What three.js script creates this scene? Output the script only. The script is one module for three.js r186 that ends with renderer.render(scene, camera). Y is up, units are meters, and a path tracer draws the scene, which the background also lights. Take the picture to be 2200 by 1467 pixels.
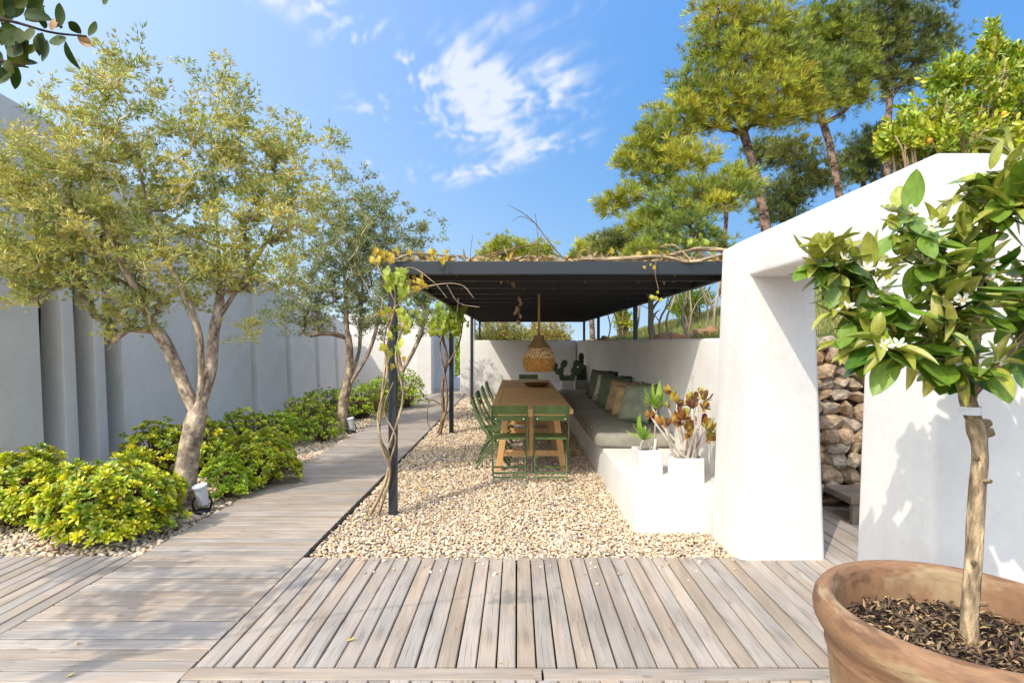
import * as THREE from 'three';
import { ImprovedNoise } from 'three/addons/math/ImprovedNoise.js';
import { RoundedBoxGeometry } from 'three/addons/geometries/RoundedBoxGeometry.js';
import { ConvexGeometry } from 'three/addons/geometries/ConvexGeometry.js';
import { mergeGeometries, mergeVertices, toCreasedNormals } from 'three/addons/utils/BufferGeometryUtils.js';

// ------------------------------------------------------------------ camera, sky, sun, exposure
const scene = new THREE.Scene();
const V = (x, y, z) => new THREE.Vector3(x, y, z);
const camera = new THREE.PerspectiveCamera(62.0, 1024 / 682, 0.05, 900);
camera.position.set(0, 1.5, 0);
camera.lookAt(0, 1.5, -10);
camera.setViewOffset(2200, 1467, -11, -1.5, 2200, 1467);
const SUN = V(-0.57, 1, 0.77).normalize();
const EXPOSURE = 1.58;
const noise = new ImprovedNoise();
const clamp = (x, a = 0, b = 1) => Math.min(b, Math.max(a, x));
const lerp = (a, b, t) => a + (b - a) * t;
const smooth = (a, b, x) => { const t = clamp((x - a) / (b - a)); return t * t * (3 - 2 * t); };
function fbm(x, y, z, oct = 5) { let s = 0, a = 0.5; for (let i = 0; i < oct; i++) { s += a * noise.noise(x, y, z); x *= 2.03; y *= 2.03; z *= 2.03; a *= 0.5; } return s; }
{
  // clear Mediterranean sky with a few patches of rippled high cloud: [azimuth, elevation, half width, half height, turn, strength] in degrees (azimuth 0 = straight ahead, right positive)
  const patches = [[-19, 28.6, 7, 2.0, -24, 1.5], [-12, 26.5, 7, 2.2, -24, 1.35], [-6, 25, 6, 3.0, -16, 1.0], [1, 23.5, 6, 3.0, 8, 0.95], [-3, 21, 7, 2.2, -10, 0.8], [2, 18.6, 4.5, 1.3, 14, 0.9], [-13, 22, 7, 2.0, 12, 1.0], [-13, 17.2, 5, 1.2, -4, 0.95], [-4, 16.2, 4, 1.1, 8, 0.75], [3, 30, 8, 1.8, 16, 0.6], [-17, 24, 5, 1.4, 14, 0.4],
    [70, 30, 16, 6, 10, 0.7], [110, 22, 14, 4, -12, 0.6], [165, 35, 18, 7, 15, 0.7], [-150, 26, 15, 5, -10, 0.7], [-75, 40, 12, 5, 10, 0.5], [-100, 18, 16, 4, 8, 0.6], [40, 55, 14, 7, 0, 0.5]];
  const W = 2048, H = 1024, data = new Float32Array(W * H * 4), D2R = Math.PI / 180;
  for (let j = 0; j < H; j++) {
    const el = ((j + 0.5) / H - 0.5) * Math.PI, sy = Math.sin(el), cy = Math.cos(el);
    for (let i = 0; i < W; i++) {
      const th = ((i + 0.5) / W - 0.5) * 2 * Math.PI, dx = Math.cos(th) * cy, dz = Math.sin(th) * cy, o = (j * W + i) * 4;
      const up = Math.max(sy, 0), t = Math.pow(up, 0.55), cs = clamp(dx * SUN.x + sy * SUN.y + dz * SUN.z, -1, 1);
      let r = 0.035 + 0.5 * Math.exp(-up * 5.5), g = 0.255 + 0.5 * Math.exp(-up * 4.2), b = 0.79 + 0.18 * Math.exp(-up * 3);
      const glow = 0.17 * Math.exp(2.75 * cs) + Math.pow(Math.max(0, cs), 24) * 1.6, side = smooth(-0.35, 0.85, -dx) * 0.42 * (1 - t * 0.55);
      r += glow + side; g += glow * 0.96 + side * 0.9; b += glow * 0.86 + side * 0.6;
      if (sy > 0.02) {
        let az = Math.atan2(dx, -dz) / D2R, e = el / D2R, m = 0;
        const wx = fbm(dx * 3.1, sy * 3.1, dz * 3.1, 4) * 4.5, wy = fbm(dx * 3.1 + 7, sy * 3.1, dz * 3.1, 4) * 3.5;
        for (const [pa, pe, ra, re, turn, s] of patches) {
          let da = az - pa; if (da > 180) da -= 360; if (da < -180) da += 360;
          if (Math.abs(da) > 60) continue;
          da = da * cy + wx; const de = e - pe + wy, c = Math.cos(turn * D2R), sn = Math.sin(turn * D2R), u = (da * c + de * sn) / ra, v = (-da * sn + de * c) / re;
          m = Math.max(m, s * Math.exp(-(u * u + v * v) * 0.9));
        }
        if (m > 0.02) {
          const px = dx / (sy + 0.06), pz = dz / (sy + 0.06);
          const q = px * 0.35 + pz * 0.94, p = px * 0.94 - pz * 0.35;
          const big = fbm(p * 2.2, q * 1.3, 3.3, 5), rip = fbm(p * 19 + big * 5, q * 9 + big * 5, 9.1, 4), streak = fbm(p * 5.5 + q * 2.6, q * 1.0, 5.5, 5);
          let c = m * (0.56 + big * 1.8 + rip * 2.3 + streak * 2.0);
          c = smooth(0.06, 1.25, c) * 0.86;
          r = lerp(r, 0.9, c); g = lerp(g, 0.95, c); b = lerp(b, 1.02, c);
        }
      }
      if (sy < 0) { const k = smooth(0, -0.15, sy); r = lerp(r, 0.2, k); g = lerp(g, 0.19, k); b = lerp(b, 0.16, k); }
      data[o] = r / EXPOSURE; data[o + 1] = g / EXPOSURE; data[o + 2] = b / EXPOSURE; data[o + 3] = 1;
    }
  }
  const sky = new THREE.DataTexture(data, W, H, THREE.RGBAFormat, THREE.FloatType);
  sky.mapping = THREE.EquirectangularReflectionMapping; sky.magFilter = THREE.LinearFilter; sky.minFilter = THREE.LinearFilter; sky.needsUpdate = true;
  scene.background = sky; scene.environment = sky;
}
const sun = new THREE.DirectionalLight(new THREE.Color(1, 0.925, 0.8), 2.05);
sun.position.copy(SUN).multiplyScalar(40).add(V(0, 0, -8)); sun.target.position.set(0, 0, -8);
sun.castShadow = true; sun.shadow.mapSize.set(4096, 4096);
Object.assign(sun.shadow.camera, { left: -24, right: 24, top: 24, bottom: -24, near: 1, far: 90 });
scene.add(sun, sun.target);
const renderer = new THREE.WebGLRenderer({ antialias: true });
renderer.toneMapping = THREE.LinearToneMapping; renderer.toneMappingExposure = EXPOSURE; renderer.shadowMap.enabled = true;

// ------------------------------------------------------------------ helpers
const at = (px, py, d) => V((px - 1111) / 1220 * d, 1.5 + (735 - py) / 1220 * d, -d);
function rng(seed) { let s = seed * 2654435761 >>> 0; return () => { s = (s + 0x6d2b79f5) | 0; let t = Math.imul(s ^ (s >>> 15), 1 | s); t = (t + Math.imul(t ^ (t >>> 7), 61 | t)) ^ t; return ((t ^ (t >>> 14)) >>> 0) / 4294967296; }; }
const taken = {};
function numbered(name) { const n = taken[name] = (taken[name] ?? -1) + 1; return n ? `${name}_${String(n).padStart(3, '0')}` : name; }
function tag(o, label, category, group, kind) { Object.assign(o.userData, { label, category }); if (group) o.userData.group = group; if (kind) o.userData.kind = kind; return o; }
function thing(name, label, category, pos = [0, 0, 0], turn = 0, group, kind) {
  const o = new THREE.Group(); o.name = numbered(name); o.position.set(...pos); o.rotation.y = turn; scene.add(o); return tag(o, label, category, group, kind);
}
function part(name, geo, mat, parent = scene) { const m = new THREE.Mesh(geo, mat); m.name = parent === scene ? numbered(name) : name; m.castShadow = m.receiveShadow = true; parent.add(m); return m; }
function boxUV(geo, tile = 1, ox = 0, oy = 0) {
  const g = geo.index ? geo.toNonIndexed() : geo, p = g.attributes.position, uv = new Float32Array(p.count * 2), a = V(), b = V(), c = V(), n = V();
  for (let i = 0; i < p.count; i += 3) {
    a.fromBufferAttribute(p, i); b.fromBufferAttribute(p, i + 1); c.fromBufferAttribute(p, i + 2);
    n.copy(b).sub(a).cross(c.clone().sub(a)); const x = Math.abs(n.x), y = Math.abs(n.y), z = Math.abs(n.z);
    [a, b, c].forEach((v, k) => { const [s, t] = x >= y && x >= z ? [v.z, v.y] : y >= z ? [v.x, v.z] : [v.x, v.y]; uv[(i + k) * 2] = s / tile + ox; uv[(i + k) * 2 + 1] = t / tile + oy; });
  }
  g.setAttribute('uv', new THREE.BufferAttribute(uv, 2)); return g;
}
function rbox(w, h, d, r = 0.01, seg = 2) { return new RoundedBoxGeometry(w, h, d, seg, Math.min(r, w / 2.01, h / 2.01, d / 2.01)); }
const moved = (g, x, y, z) => g.translate(x, y, z);
function bar(a, b, w, h, r = 0.006) { const l = a.distanceTo(b), g = rbox(w, h, l, r, 1); const m = new THREE.Matrix4().lookAt(a, b, V(0, 1, 0)); m.setPosition(a.clone().add(b).multiplyScalar(0.5)); return g.applyMatrix4(m); }
const path = (pts, n = 12, tension) => new THREE.CatmullRomCurve3(pts, false, 'centripetal', tension).getPoints(n);
class Acc {
  constructor() { this.p = []; this.i = []; this.c = []; this.u = []; this.n = 0; }
  v(x, y, z, c, u = 0, w = 0) { this.p.push(x, y, z); this.c.push(c[0], c[1], c[2]); this.u.push(u, w); return this.n++; }
  tri(a, b, c) { this.i.push(a, b, c); }
  tube(pts, radii, sides = 6, col = [1, 1, 1], cap = true, bump = 0, seed = 0) {
    const L = pts.length, rad = typeof radii === 'function' ? radii : (t) => lerp(radii[0], radii[1], t), t = V(), nrm = V(), bin = V(), prev = V(0.3, 0.2, 1).normalize();
    let len = 0, ring0 = -1;
    for (let k = 0; k < L; k++) {
      t.copy(pts[Math.min(k + 1, L - 1)]).sub(pts[Math.max(k - 1, 0)]).normalize();
      nrm.copy(prev).addScaledVector(t, -prev.dot(t)); if (nrm.lengthSq() < 1e-4) nrm.set(t.y, t.z, t.x).addScaledVector(t, -(t.y * t.x + t.z * t.y + t.x * t.z)); nrm.normalize(); prev.copy(nrm); bin.crossVectors(t, nrm);
      if (k) len += pts[k].distanceTo(pts[k - 1]);
      const base = this.n;
      for (let s = 0; s <= sides; s++) {
        const a = s / sides * Math.PI * 2, c = Math.cos(a), n = Math.sin(a); let r = rad(k / (L - 1));
        if (bump) r *= 1 + bump * noise.noise(c * 1.6 + seed, n * 1.6, len * 9 + seed);
        this.v(pts[k].x + (nrm.x * c + bin.x * n) * r, pts[k].y + (nrm.y * c + bin.y * n) * r, pts[k].z + (nrm.z * c + bin.z * n) * r, col, s / sides, len * 2);
      }
      if (k) for (let s = 0; s < sides; s++) { const p = ring0 + s, q = base + s; this.i.push(p, p + 1, q, q, p + 1, q + 1); }
      ring0 = base;
    }
    if (cap) { const p = pts[L - 1], c = this.v(p.x, p.y, p.z, col); for (let s = 0; s < sides; s++) this.i.push(ring0 + s, ring0 + s + 1, c); }
  }
  // a small leaf: base point, direction, face normal, length, width, fold
  leaf(b, d, n, len, wid, fold, col, full) {
    const sx = d.y * n.z - d.z * n.y, sy = d.z * n.x - d.x * n.z, sz = d.x * n.y - d.y * n.x, f = fold * wid;
    const P = (t, s, h) => this.v(b.x + d.x * t * len + sx * s * wid + n.x * h, b.y + d.y * t * len + sy * s * wid + n.y * h, b.z + d.z * t * len + sz * s * wid + n.z * h, col, s + 0.5, t);
    if (!full) { const a = P(0, 0, 0), l = P(0.5, -0.5, f), r = P(0.5, 0.5, f), e = P(1, 0, -0.06 * len); this.i.push(a, r, e, a, e, l); return; }
    const a = P(0, 0, 0), m = P(0.55, 0, 0.02 * len), l1 = P(0.4, -0.4, f), r1 = P(0.4, 0.4, f), l2 = P(0.75, -0.46, f * 0.8), r2 = P(0.75, 0.46, f * 0.8), e = P(1, 0, -0.1 * len);
    this.i.push(a, r1, m, a, m, l1, m, r1, r2, m, l2, l1, m, r2, e, m, e, l2);
  }
  geo() {
    const g = new THREE.BufferGeometry(); g.setAttribute('position', new THREE.Float32BufferAttribute(this.p, 3)); g.setAttribute('color', new THREE.Float32BufferAttribute(this.c, 3));
    g.setAttribute('uv', new THREE.Float32BufferAttribute(this.u, 2)); g.setIndex(this.i); g.computeVertexNormals(); return g;
  }
  build(name, mat, parent) { return part(name, this.geo(), mat, parent); }
}
const randDir = (R) => { const z = R() * 2 - 1, a = R() * Math.PI * 2, s = Math.sqrt(1 - z * z); return V(s * Math.cos(a), z, s * Math.sin(a)); };
const perp = (d, R) => { const n = randDir(R); n.addScaledVector(d, -n.dot(d)); return n.lengthSq() < 1e-4 ? V(0, 1, 0) : n.normalize(); };
const vary = (c, R, a = 0.2) => { const k = 1 + (R() - 0.5) * 2 * a; return [c[0] * k * (1 + (R() - 0.5) * a * 0.7), c[1] * k, c[2] * k * (1 + (R() - 0.5) * a)]; };

// ------------------------------------------------------------------ procedural materials
function pnoise(x, y, P) { // periodic value noise
  const xi = Math.floor(x), yi = Math.floor(y), fx = x - xi, fy = y - yi, h = (a, b) => { a = ((a % P) + P) % P; b = ((b % P) + P) % P; let n = Math.imul(a * 374761393 + b * 668265263 + P * 974711, 1274126177); n = (n ^ (n >>> 13)) >>> 0; n = Math.imul(n, 1103515245) >>> 0; return (n >>> 8) / 16777216; };
  const u = fx * fx * (3 - 2 * fx), v = fy * fy * (3 - 2 * fy);
  return lerp(lerp(h(xi, yi), h(xi + 1, yi), u), lerp(h(xi, yi + 1), h(xi + 1, yi + 1), u), v);
}
const pf = (u, v, P, oct = 5) => { let s = 0, a = 0.5, t = 0; for (let i = 0; i < oct; i++) { s += a * pnoise(u * P, v * P, P); t += a; P *= 2; a *= 0.55; } return s / t; };
function tex(w, h, fn, srgb = true, repeat) {
  const d = new Uint8Array(w * h * 4);
  for (let j = 0; j < h; j++) for (let i = 0; i < w; i++) { const c = fn((i + 0.5) / w, (j + 0.5) / h), o = (j * w + i) * 4; for (let k = 0; k < 3; k++) d[o + k] = clamp(Array.isArray(c) ? c[k] : c) * 255; d[o + 3] = 255; }
  const t = new THREE.DataTexture(d, w, h); t.wrapS = t.wrapT = THREE.RepeatWrapping; t.magFilter = THREE.LinearFilter; t.minFilter = THREE.LinearMipmapLinearFilter; t.generateMipmaps = true; if (srgb) t.colorSpace = THREE.SRGBColorSpace; if (repeat) t.repeat.set(...repeat); t.needsUpdate = true; return t;
}
const std = (rgb, roughness, o = {}) => new THREE.MeshPhysicalMaterial({ color: new THREE.Color().setRGB(...rgb), roughness, ...o });
const leafMat = (roughness = 0.55, transmission = 0.35, o = {}) => new THREE.MeshPhysicalMaterial({ color: 0xffffff, vertexColors: true, roughness, transmission, thickness: 0, side: THREE.DoubleSide, ...o });

const plasterBump = tex(512, 512, (u, v) => { const a = pf(u, v, 5, 6), b = pf(u + 0.3, v + 0.1, 40, 3), s = pf(u * 1, v, 3, 3); return clamp(0.5 + (a - 0.5) * 0.9 + (b - 0.5) * 0.35 + (s - 0.5) * 0.4); }, false);
const plasterMap = tex(512, 512, (u, v) => { const a = pf(u, v, 4, 5), b = pf(u, v, 60, 2), k = 0.935 + (a - 0.5) * 0.09 + (b - 0.5) * 0.03; return [k, k * 0.992, k * 0.978]; });
const M = {};
M.plaster = std([0.87, 0.85, 0.815], 0.85, { map: plasterMap, bumpMap: plasterBump, bumpScale: 0.004 });
// weathered hardwood: silver grey with beige and pinkish zones, fine grain, cracks and knots
function woodPixel(u, v, seed) {
  const warp = (pf(u, v, 4, 3) - 0.5) * 0.09, uu = u + warp + 0.02 * Math.sin(v * 12.56 + seed);
  let knot = 0; for (const [ku, kv] of [[0.21, 0.34], [0.68, 0.72], [0.45, 0.12], [0.87, 0.46]]) { const a = (u - ku) * 16, b = (v - kv) * 20, q = a * a + b * b; knot += Math.exp(-q * 1.2); }
  const grain = pnoise(uu * 128, v * 5 + knot * 2, 128) * 0.5 + pnoise(uu * 256, v * 9, 256) * 0.3 + pnoise(uu * 64, v * 3 + knot * 3, 64) * 0.2;
  const crack = Math.pow(pnoise(uu * 90, v * 6, 90), 9), blot = pf(u + 0.4, v, 5, 4), stain = pf(u * 1, v + 0.6, 7, 4);
  return { grain, crack, blot, stain, knot };
}
const woodMap = tex(512, 1024, (u, v) => {
  const { grain, crack, blot, stain, knot } = woodPixel(u, v, 0), k = 0.8 + (grain - 0.5) * 0.1 + (blot - 0.5) * 0.24 - crack * 0.16 - knot * 0.08, w = clamp((stain - 0.5) * 2.4), pits = smooth(0.74, 0.82, pf(u + 0.7, v * 1, 30, 2)) * smooth(0.58, 0.68, blot) * 0.16;
  return [k * (1 + w * 0.03) - pits, k * (0.95 - w * 0.012) - pits, k * (0.9 - w * 0.055) - pits * 0.95];
});
const woodBump = tex(512, 1024, (u, v) => { const { grain, crack, knot } = woodPixel(u, v, 0); return clamp(0.6 + (grain - 0.5) * 0.7 - crack * 0.8 - knot * 0.1); }, false);
M.decks = [[0.645, 0.625, 0.6], [0.7, 0.655, 0.59], [0.57, 0.55, 0.52], [0.655, 0.6, 0.535], [0.73, 0.695, 0.65], [0.61, 0.6, 0.585], [0.62, 0.56, 0.48]].map((c) => std(c, 0.8, { map: woodMap, bumpMap: woodBump, bumpScale: 0.0035 }));
const teakMap = tex(256, 512, (u, v) => { const { grain, crack, blot } = woodPixel(u, v, 2), k = 0.86 + (grain - 0.5) * 0.22 + (blot - 0.5) * 0.16 - crack * 0.15; return [k, k * 0.82, k * 0.58]; });
M.teak = std([0.62, 0.55, 0.5], 0.6, { map: teakMap, bumpMap: woodBump, bumpScale: 0.001 });
M.teaks = [[0.97, 0.86, 0.74], [1.0, 0.88, 0.74], [0.92, 0.82, 0.72]].map((c) => std(c, 0.55, { map: teakMap, bumpMap: woodBump, bumpScale: 0.001 }));
M.steel = std([0.036, 0.04, 0.046], 0.45, { metalness: 0.25, bumpMap: plasterBump, bumpScale: 0.001 });
const greenMap = tex(256, 256, (u, v) => { const k = 0.9 + (pf(u, v, 6, 5) - 0.5) * 0.3; return [k, k, k]; });
M.greenPaint = std([0.125, 0.19, 0.06], 0.42, { map: greenMap });
M.bolt = std([0.7, 0.7, 0.7], 0.25, { metalness: 1 });
const weave = tex(256, 256, (u, v) => { const a = Math.sin(u * 128 * 3.1416), b = Math.sin(v * 128 * 3.1416); return clamp(0.5 + 0.3 * a * b + (pf(u, v, 24, 3) - 0.5) * 0.5); }, false);
const clothMap = tex(256, 256, (u, v) => { const k = 0.88 + (pf(u, v, 5, 5) - 0.5) * 0.26 + 0.05 * Math.sin(u * 804) * Math.sin(v * 804); return [k, k, k]; });
const cloth = (c) => std(c, 0.95, { map: clothMap, bumpMap: weave, bumpScale: 0.0015, sheen: 0.25, sheenRoughness: 0.8 });
M.seatCloth = cloth([0.39, 0.365, 0.285]);
M.barkOlive = std([1, 1, 1], 0.95, { vertexColors: true, map: tex(256, 512, (u, v) => { const a = pf(u, v * 1, 10, 5), b = pf(u, v, 3, 4), k = 0.62 + (a - 0.5) * 0.75 + (b - 0.5) * 0.4; return [k, k * 0.93, k * 0.84]; }), bumpMap: tex(256, 512, (u, v) => pf(u, v, 12, 5), false), bumpScale: 0.012 });
M.barkPine = std([1, 1, 1], 0.95, { vertexColors: true, map: tex(256, 512, (u, v) => { const a = pf(u * 1, v, 8, 5), k = 0.6 + (a - 0.5) * 1.1; return [k, k * 0.9, k * 0.84]; }), bumpMap: tex(256, 512, (u, v) => pf(u, v, 8, 5), false), bumpScale: 0.03 });
M.leafOlive = leafMat(0.5, 0.3);
M.leafShrub = leafMat(0.35, 0.3);
M.leafPine = leafMat(0.6, 0.25);
M.stem = std([1, 1, 1], 0.9, { vertexColors: true });

// ------------------------------------------------------------------ the ground, decks and path
const soilMap = tex(512, 512, (u, v) => { const k = 0.4 + (pf(u, v, 8, 6) - 0.5) * 0.5 + (pf(u, v, 70, 2) - 0.5) * 0.25; return [k, k * 0.84, k * 0.64]; });
M.soil = std([0.8, 0.8, 0.8], 1, { map: soilMap, bumpMap: plasterBump, bumpScale: 0.03 });
{
  const g = new THREE.PlaneGeometry(900, 900, 1, 1).rotateX(-Math.PI / 2).translate(0, -0.16, -100);
  tag(part('ground', boxUV(g, 2), M.soil), 'bare brown earth under the decks and beds', 'ground', null, 'structure');
}
const BW = 0.0935, GAP = 0.0085;
function boardGeo(w, t, L, ou, ov) { // along z, top at y = 0, from z = 0 to -L, long top edges eased
  const c = 0.004, pr = [[-w / 2, -t], [-w / 2, -c], [-w / 2 + c, 0], [w / 2 - c, 0], [w / 2, -c], [w / 2, -t]], pos = [], uv = [];
  const put = (x, y, z) => { pos.push(x, y, z); uv.push((x + y * 0.5) / 0.4 + ou, z / 1.7 + ov); };
  for (let i = 0; i < 6; i++) { const a = pr[i], b = pr[(i + 1) % 6]; put(a[0], a[1], 0); put(a[0], a[1], -L); put(b[0], b[1], -L); put(a[0], a[1], 0); put(b[0], b[1], -L); put(b[0], b[1], 0); }
  for (const [z, s] of [[0, 1], [-L, -1]]) for (let i = 1; i < 5; i++) { const q = [pr[0], pr[i], pr[i + 1]]; if (s > 0) q.reverse(); q.forEach((p) => put(p[0], p[1], z)); }
  const g = new THREE.BufferGeometry(); g.setAttribute('position', new THREE.Float32BufferAttribute(pos, 3)); g.setAttribute('uv', new THREE.Float32BufferAttribute(uv, 2)); g.computeVertexNormals(); return g;
}
{
  const R = rng(11), variants = {};
  const geoFor = (w, L) => { const key = w.toFixed(3) + L.toFixed(3); const list = variants[key] ??= []; if (list.length < 11) { const g = boardGeo(w, 0.028, L, R() * 0.75, R()); list.push(g); return g; } return list[Math.floor(R() * list.length)]; };
  const lay = (parent, x, z, w, L, turn) => {
    const m = part('deck_board', geoFor(w, L), M.decks[Math.floor(R() * M.decks.length)], parent);
    m.position.set(x + (R() - 0.5) * 0.003, (R() - 0.5) * 0.0045, z); m.rotation.y = turn + (R() - 0.5) * 0.0024; m.rotation.z += turn ? 0 : (R() - 0.5) * 0.008;
  };
  const dk = thing('wooden_deck', 'weathered grey hardwood deck with boards running towards the gravel court', 'deck', [0, 0, 0], 0, null, 'structure');
  for (let x = -1.5 + BW / 2; x < 3.35; x += BW) { lay(dk, x, -2.625, BW - GAP, x < 1.56 ? 1.33 : 3.2, 0); lay(dk, x, -0.2, BW - GAP, 2.32, 0); }
  for (let k = 0; k < 3; k++) lay(dk, -1.5 + k * 1.62, -2.572, 0.088, 1.61, -Math.PI / 2);
  const dl = thing('wooden_deck', 'weathered hardwood deck left of the cross boarded path, before the shrubs', 'deck', [0, 0, 0], 0, null, 'structure');
  for (let x = -2.66 - BW / 2; x > -7; x -= BW) lay(dl, x, -2.2, BW - GAP, 1.78, 0), lay(dl, x, -0.2, BW - GAP, 1.99, 0);
  const pa = thing('boardwalk', 'long boardwalk of short cross boards leading past the pergola to the gate', 'path', [0, 0, 0], 0, null, 'structure');
  for (let z = -0.3; z > -18.5; z -= BW) lay(pa, -2.65, z, BW - GAP, 1.145, -Math.PI / 2);
  const ed = thing('path_edging', 'thin dark metal strip between the boardwalk and the gravel', 'edging', [0, 0, 0], 0, null, 'structure');
  part('edge_strip', rbox(0.007, 0.06, 12.5, 0.002, 1).translate(-1.493, -0.028, -10.25), M.steel, ed);
}
M.gravelBed = std([0.9, 0.86, 0.8], 1, { map: tex(512, 512, (u, v) => { const k = 0.62 + (pf(u, v, 40, 3) - 0.5) * 0.7 + (pf(u, v, 5, 3) - 0.5) * 0.2; return [k, k * 0.87, k * 0.7]; }), bumpMap: tex(512, 512, (u, v) => pf(u, v, 40, 3), false), bumpScale: 0.03 });
{
  const bed = (x0, x1, d0, d1) => boxUV(new THREE.PlaneGeometry(x1 - x0, d1 - d0).rotateX(-Math.PI / 2).translate((x0 + x1) / 2, -0.045, -(d0 + d1) / 2), 1);
  tag(part('gravel_bed', bed(-1.488, 1.75, 3.965, 16.5), M.gravelBed), 'bed of cream gravel under the pergola', 'gravel', null, 'structure');
  tag(part('gravel_bed', bed(-7, -2.66, 3.99, 16.4), M.gravelBed), 'bed of cream gravel along the tall white wall', 'gravel', null, 'structure');
  const R = rng(5), shapes = [0, 1, 2].map((k) => { let g = mergeVertices(new THREE.IcosahedronGeometry(1, 1).deleteAttribute('normal').deleteAttribute('uv')); const p = g.attributes.position; for (let i = 0; i < p.count; i++) { const s = 1 + 0.55 * noise.noise(p.getX(i) * 1.1 + k * 9, p.getY(i) * 1.1, p.getZ(i) * 1.1 + k); p.setXYZ(i, p.getX(i) * s, p.getY(i) * s * 0.62, p.getZ(i) * s * (0.8 - 0.1 * k)); } g.computeVertexNormals(); return g; });
  const pebble = new THREE.MeshStandardMaterial({ color: 0xffffff, roughness: 0.9 });
  const tones = [[0.68, 0.52, 0.345], [0.63, 0.47, 0.3], [0.75, 0.63, 0.46], [0.55, 0.39, 0.225], [0.65, 0.535, 0.4], [0.72, 0.57, 0.4], [0.47, 0.38, 0.29], [0.38, 0.31, 0.25]];
  function pebbles(name, label, spots) {
    const rows = [[], [], []];
    for (const [x0, x1, d0, d1, cell] of spots) for (let x = x0; x < x1; x += cell) for (let d = d0; d < d1; d += cell) { if (R() < 0.06) continue; rows[Math.floor(R() * 3)].push([x + (R() - 0.5) * cell, d + (R() - 0.5) * cell, cell]); }
    if (spots[0][0] > -2) for (let i = 0; i < 46; i++) rows[i % 3].push([-1.3 + R() * 2.8, 3.95 - R() * R() * 0.5, -0.018]);
    const geo = rows.map((r, k) => [r, shapes[k]]), holder = thing(name, label, 'gravel', [0, 0, 0], 0, null, 'stuff');
    for (const [list, g] of geo) {
      const im = new THREE.InstancedMesh(g, pebble, list.length); im.name = 'pebbles'; im.userData.kind = 'stuff'; im.castShadow = im.receiveShadow = true; const o = new THREE.Object3D(), c = new THREE.Color();
      list.forEach(([x, d, cell], i) => { const s = Math.abs(cell) * (0.46 + R() * R() * 0.66); o.position.set(clamp(x, x < -2 ? -7 : -1.47, 3), cell < 0 ? 0.006 : -0.042 + R() * 0.026 + 0.016 * noise.noise(x * 1.3, d * 1.3, 4), cell < 0 ? -d : -Math.max(d, 3.985)); o.rotation.set((R() - 0.5) * 0.9, R() * 6.3, (R() - 0.5) * 0.9); o.scale.setScalar(s); o.updateMatrix(); im.setMatrixAt(i, o.matrix); const t = vary(tones[Math.floor(R() * tones.length)], R, 0.14); im.setColorAt(i, c.setRGB(...t)); });
      holder.add(im);
    }
  }
  pebbles('gravel', 'loose cream and beige stones covering the court under the pergola', [[-1.47, 1.6, 3.99, 5.6, 0.0195], [-1.47, 1.6, 5.6, 6.6, 0.023], [-1.47, 1.0, 6.6, 9.5, 0.027], [-1.47, 1.0, 9.5, 16.4, 0.042]]);
  pebbles('gravel', 'loose beige stones between the shrubs beside the boardwalk', [[-4.6, -2.67, 4.0, 7, 0.03], [-4.6, -2.67, 7, 11, 0.04], [-4, -2.67, 11, 16, 0.05]]);
}
// ------------------------------------------------------------------ white walls
function wallShape(outline, holes, thick, bevel, map, seg = 3) { // outline in (depth, height), thickness runs along +x
  const s = new THREE.Shape(outline.map(([a, b]) => new THREE.Vector2(a, b)));
  for (const h of holes) s.holes.push(new THREE.Path(h.map(([a, b]) => new THREE.Vector2(a, b))));
  let g = new THREE.ExtrudeGeometry(s, { depth: thick - 2 * bevel, bevelEnabled: true, bevelThickness: bevel, bevelSize: bevel, bevelOffset: -bevel, bevelSegments: seg, curveSegments: 6 }).translate(0, 0, bevel);
  g.deleteAttribute('uv'); g.deleteAttribute('normal');
  const p = g.attributes.position; for (let i = 0; i < p.count; i++) { const q = map(p.getZ(i), p.getY(i), p.getX(i)); p.setXYZ(i, q[0], q[1], q[2]); }
  g = toCreasedNormals(g, 0.7); return boxUV(g, 1.6);
}
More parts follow.
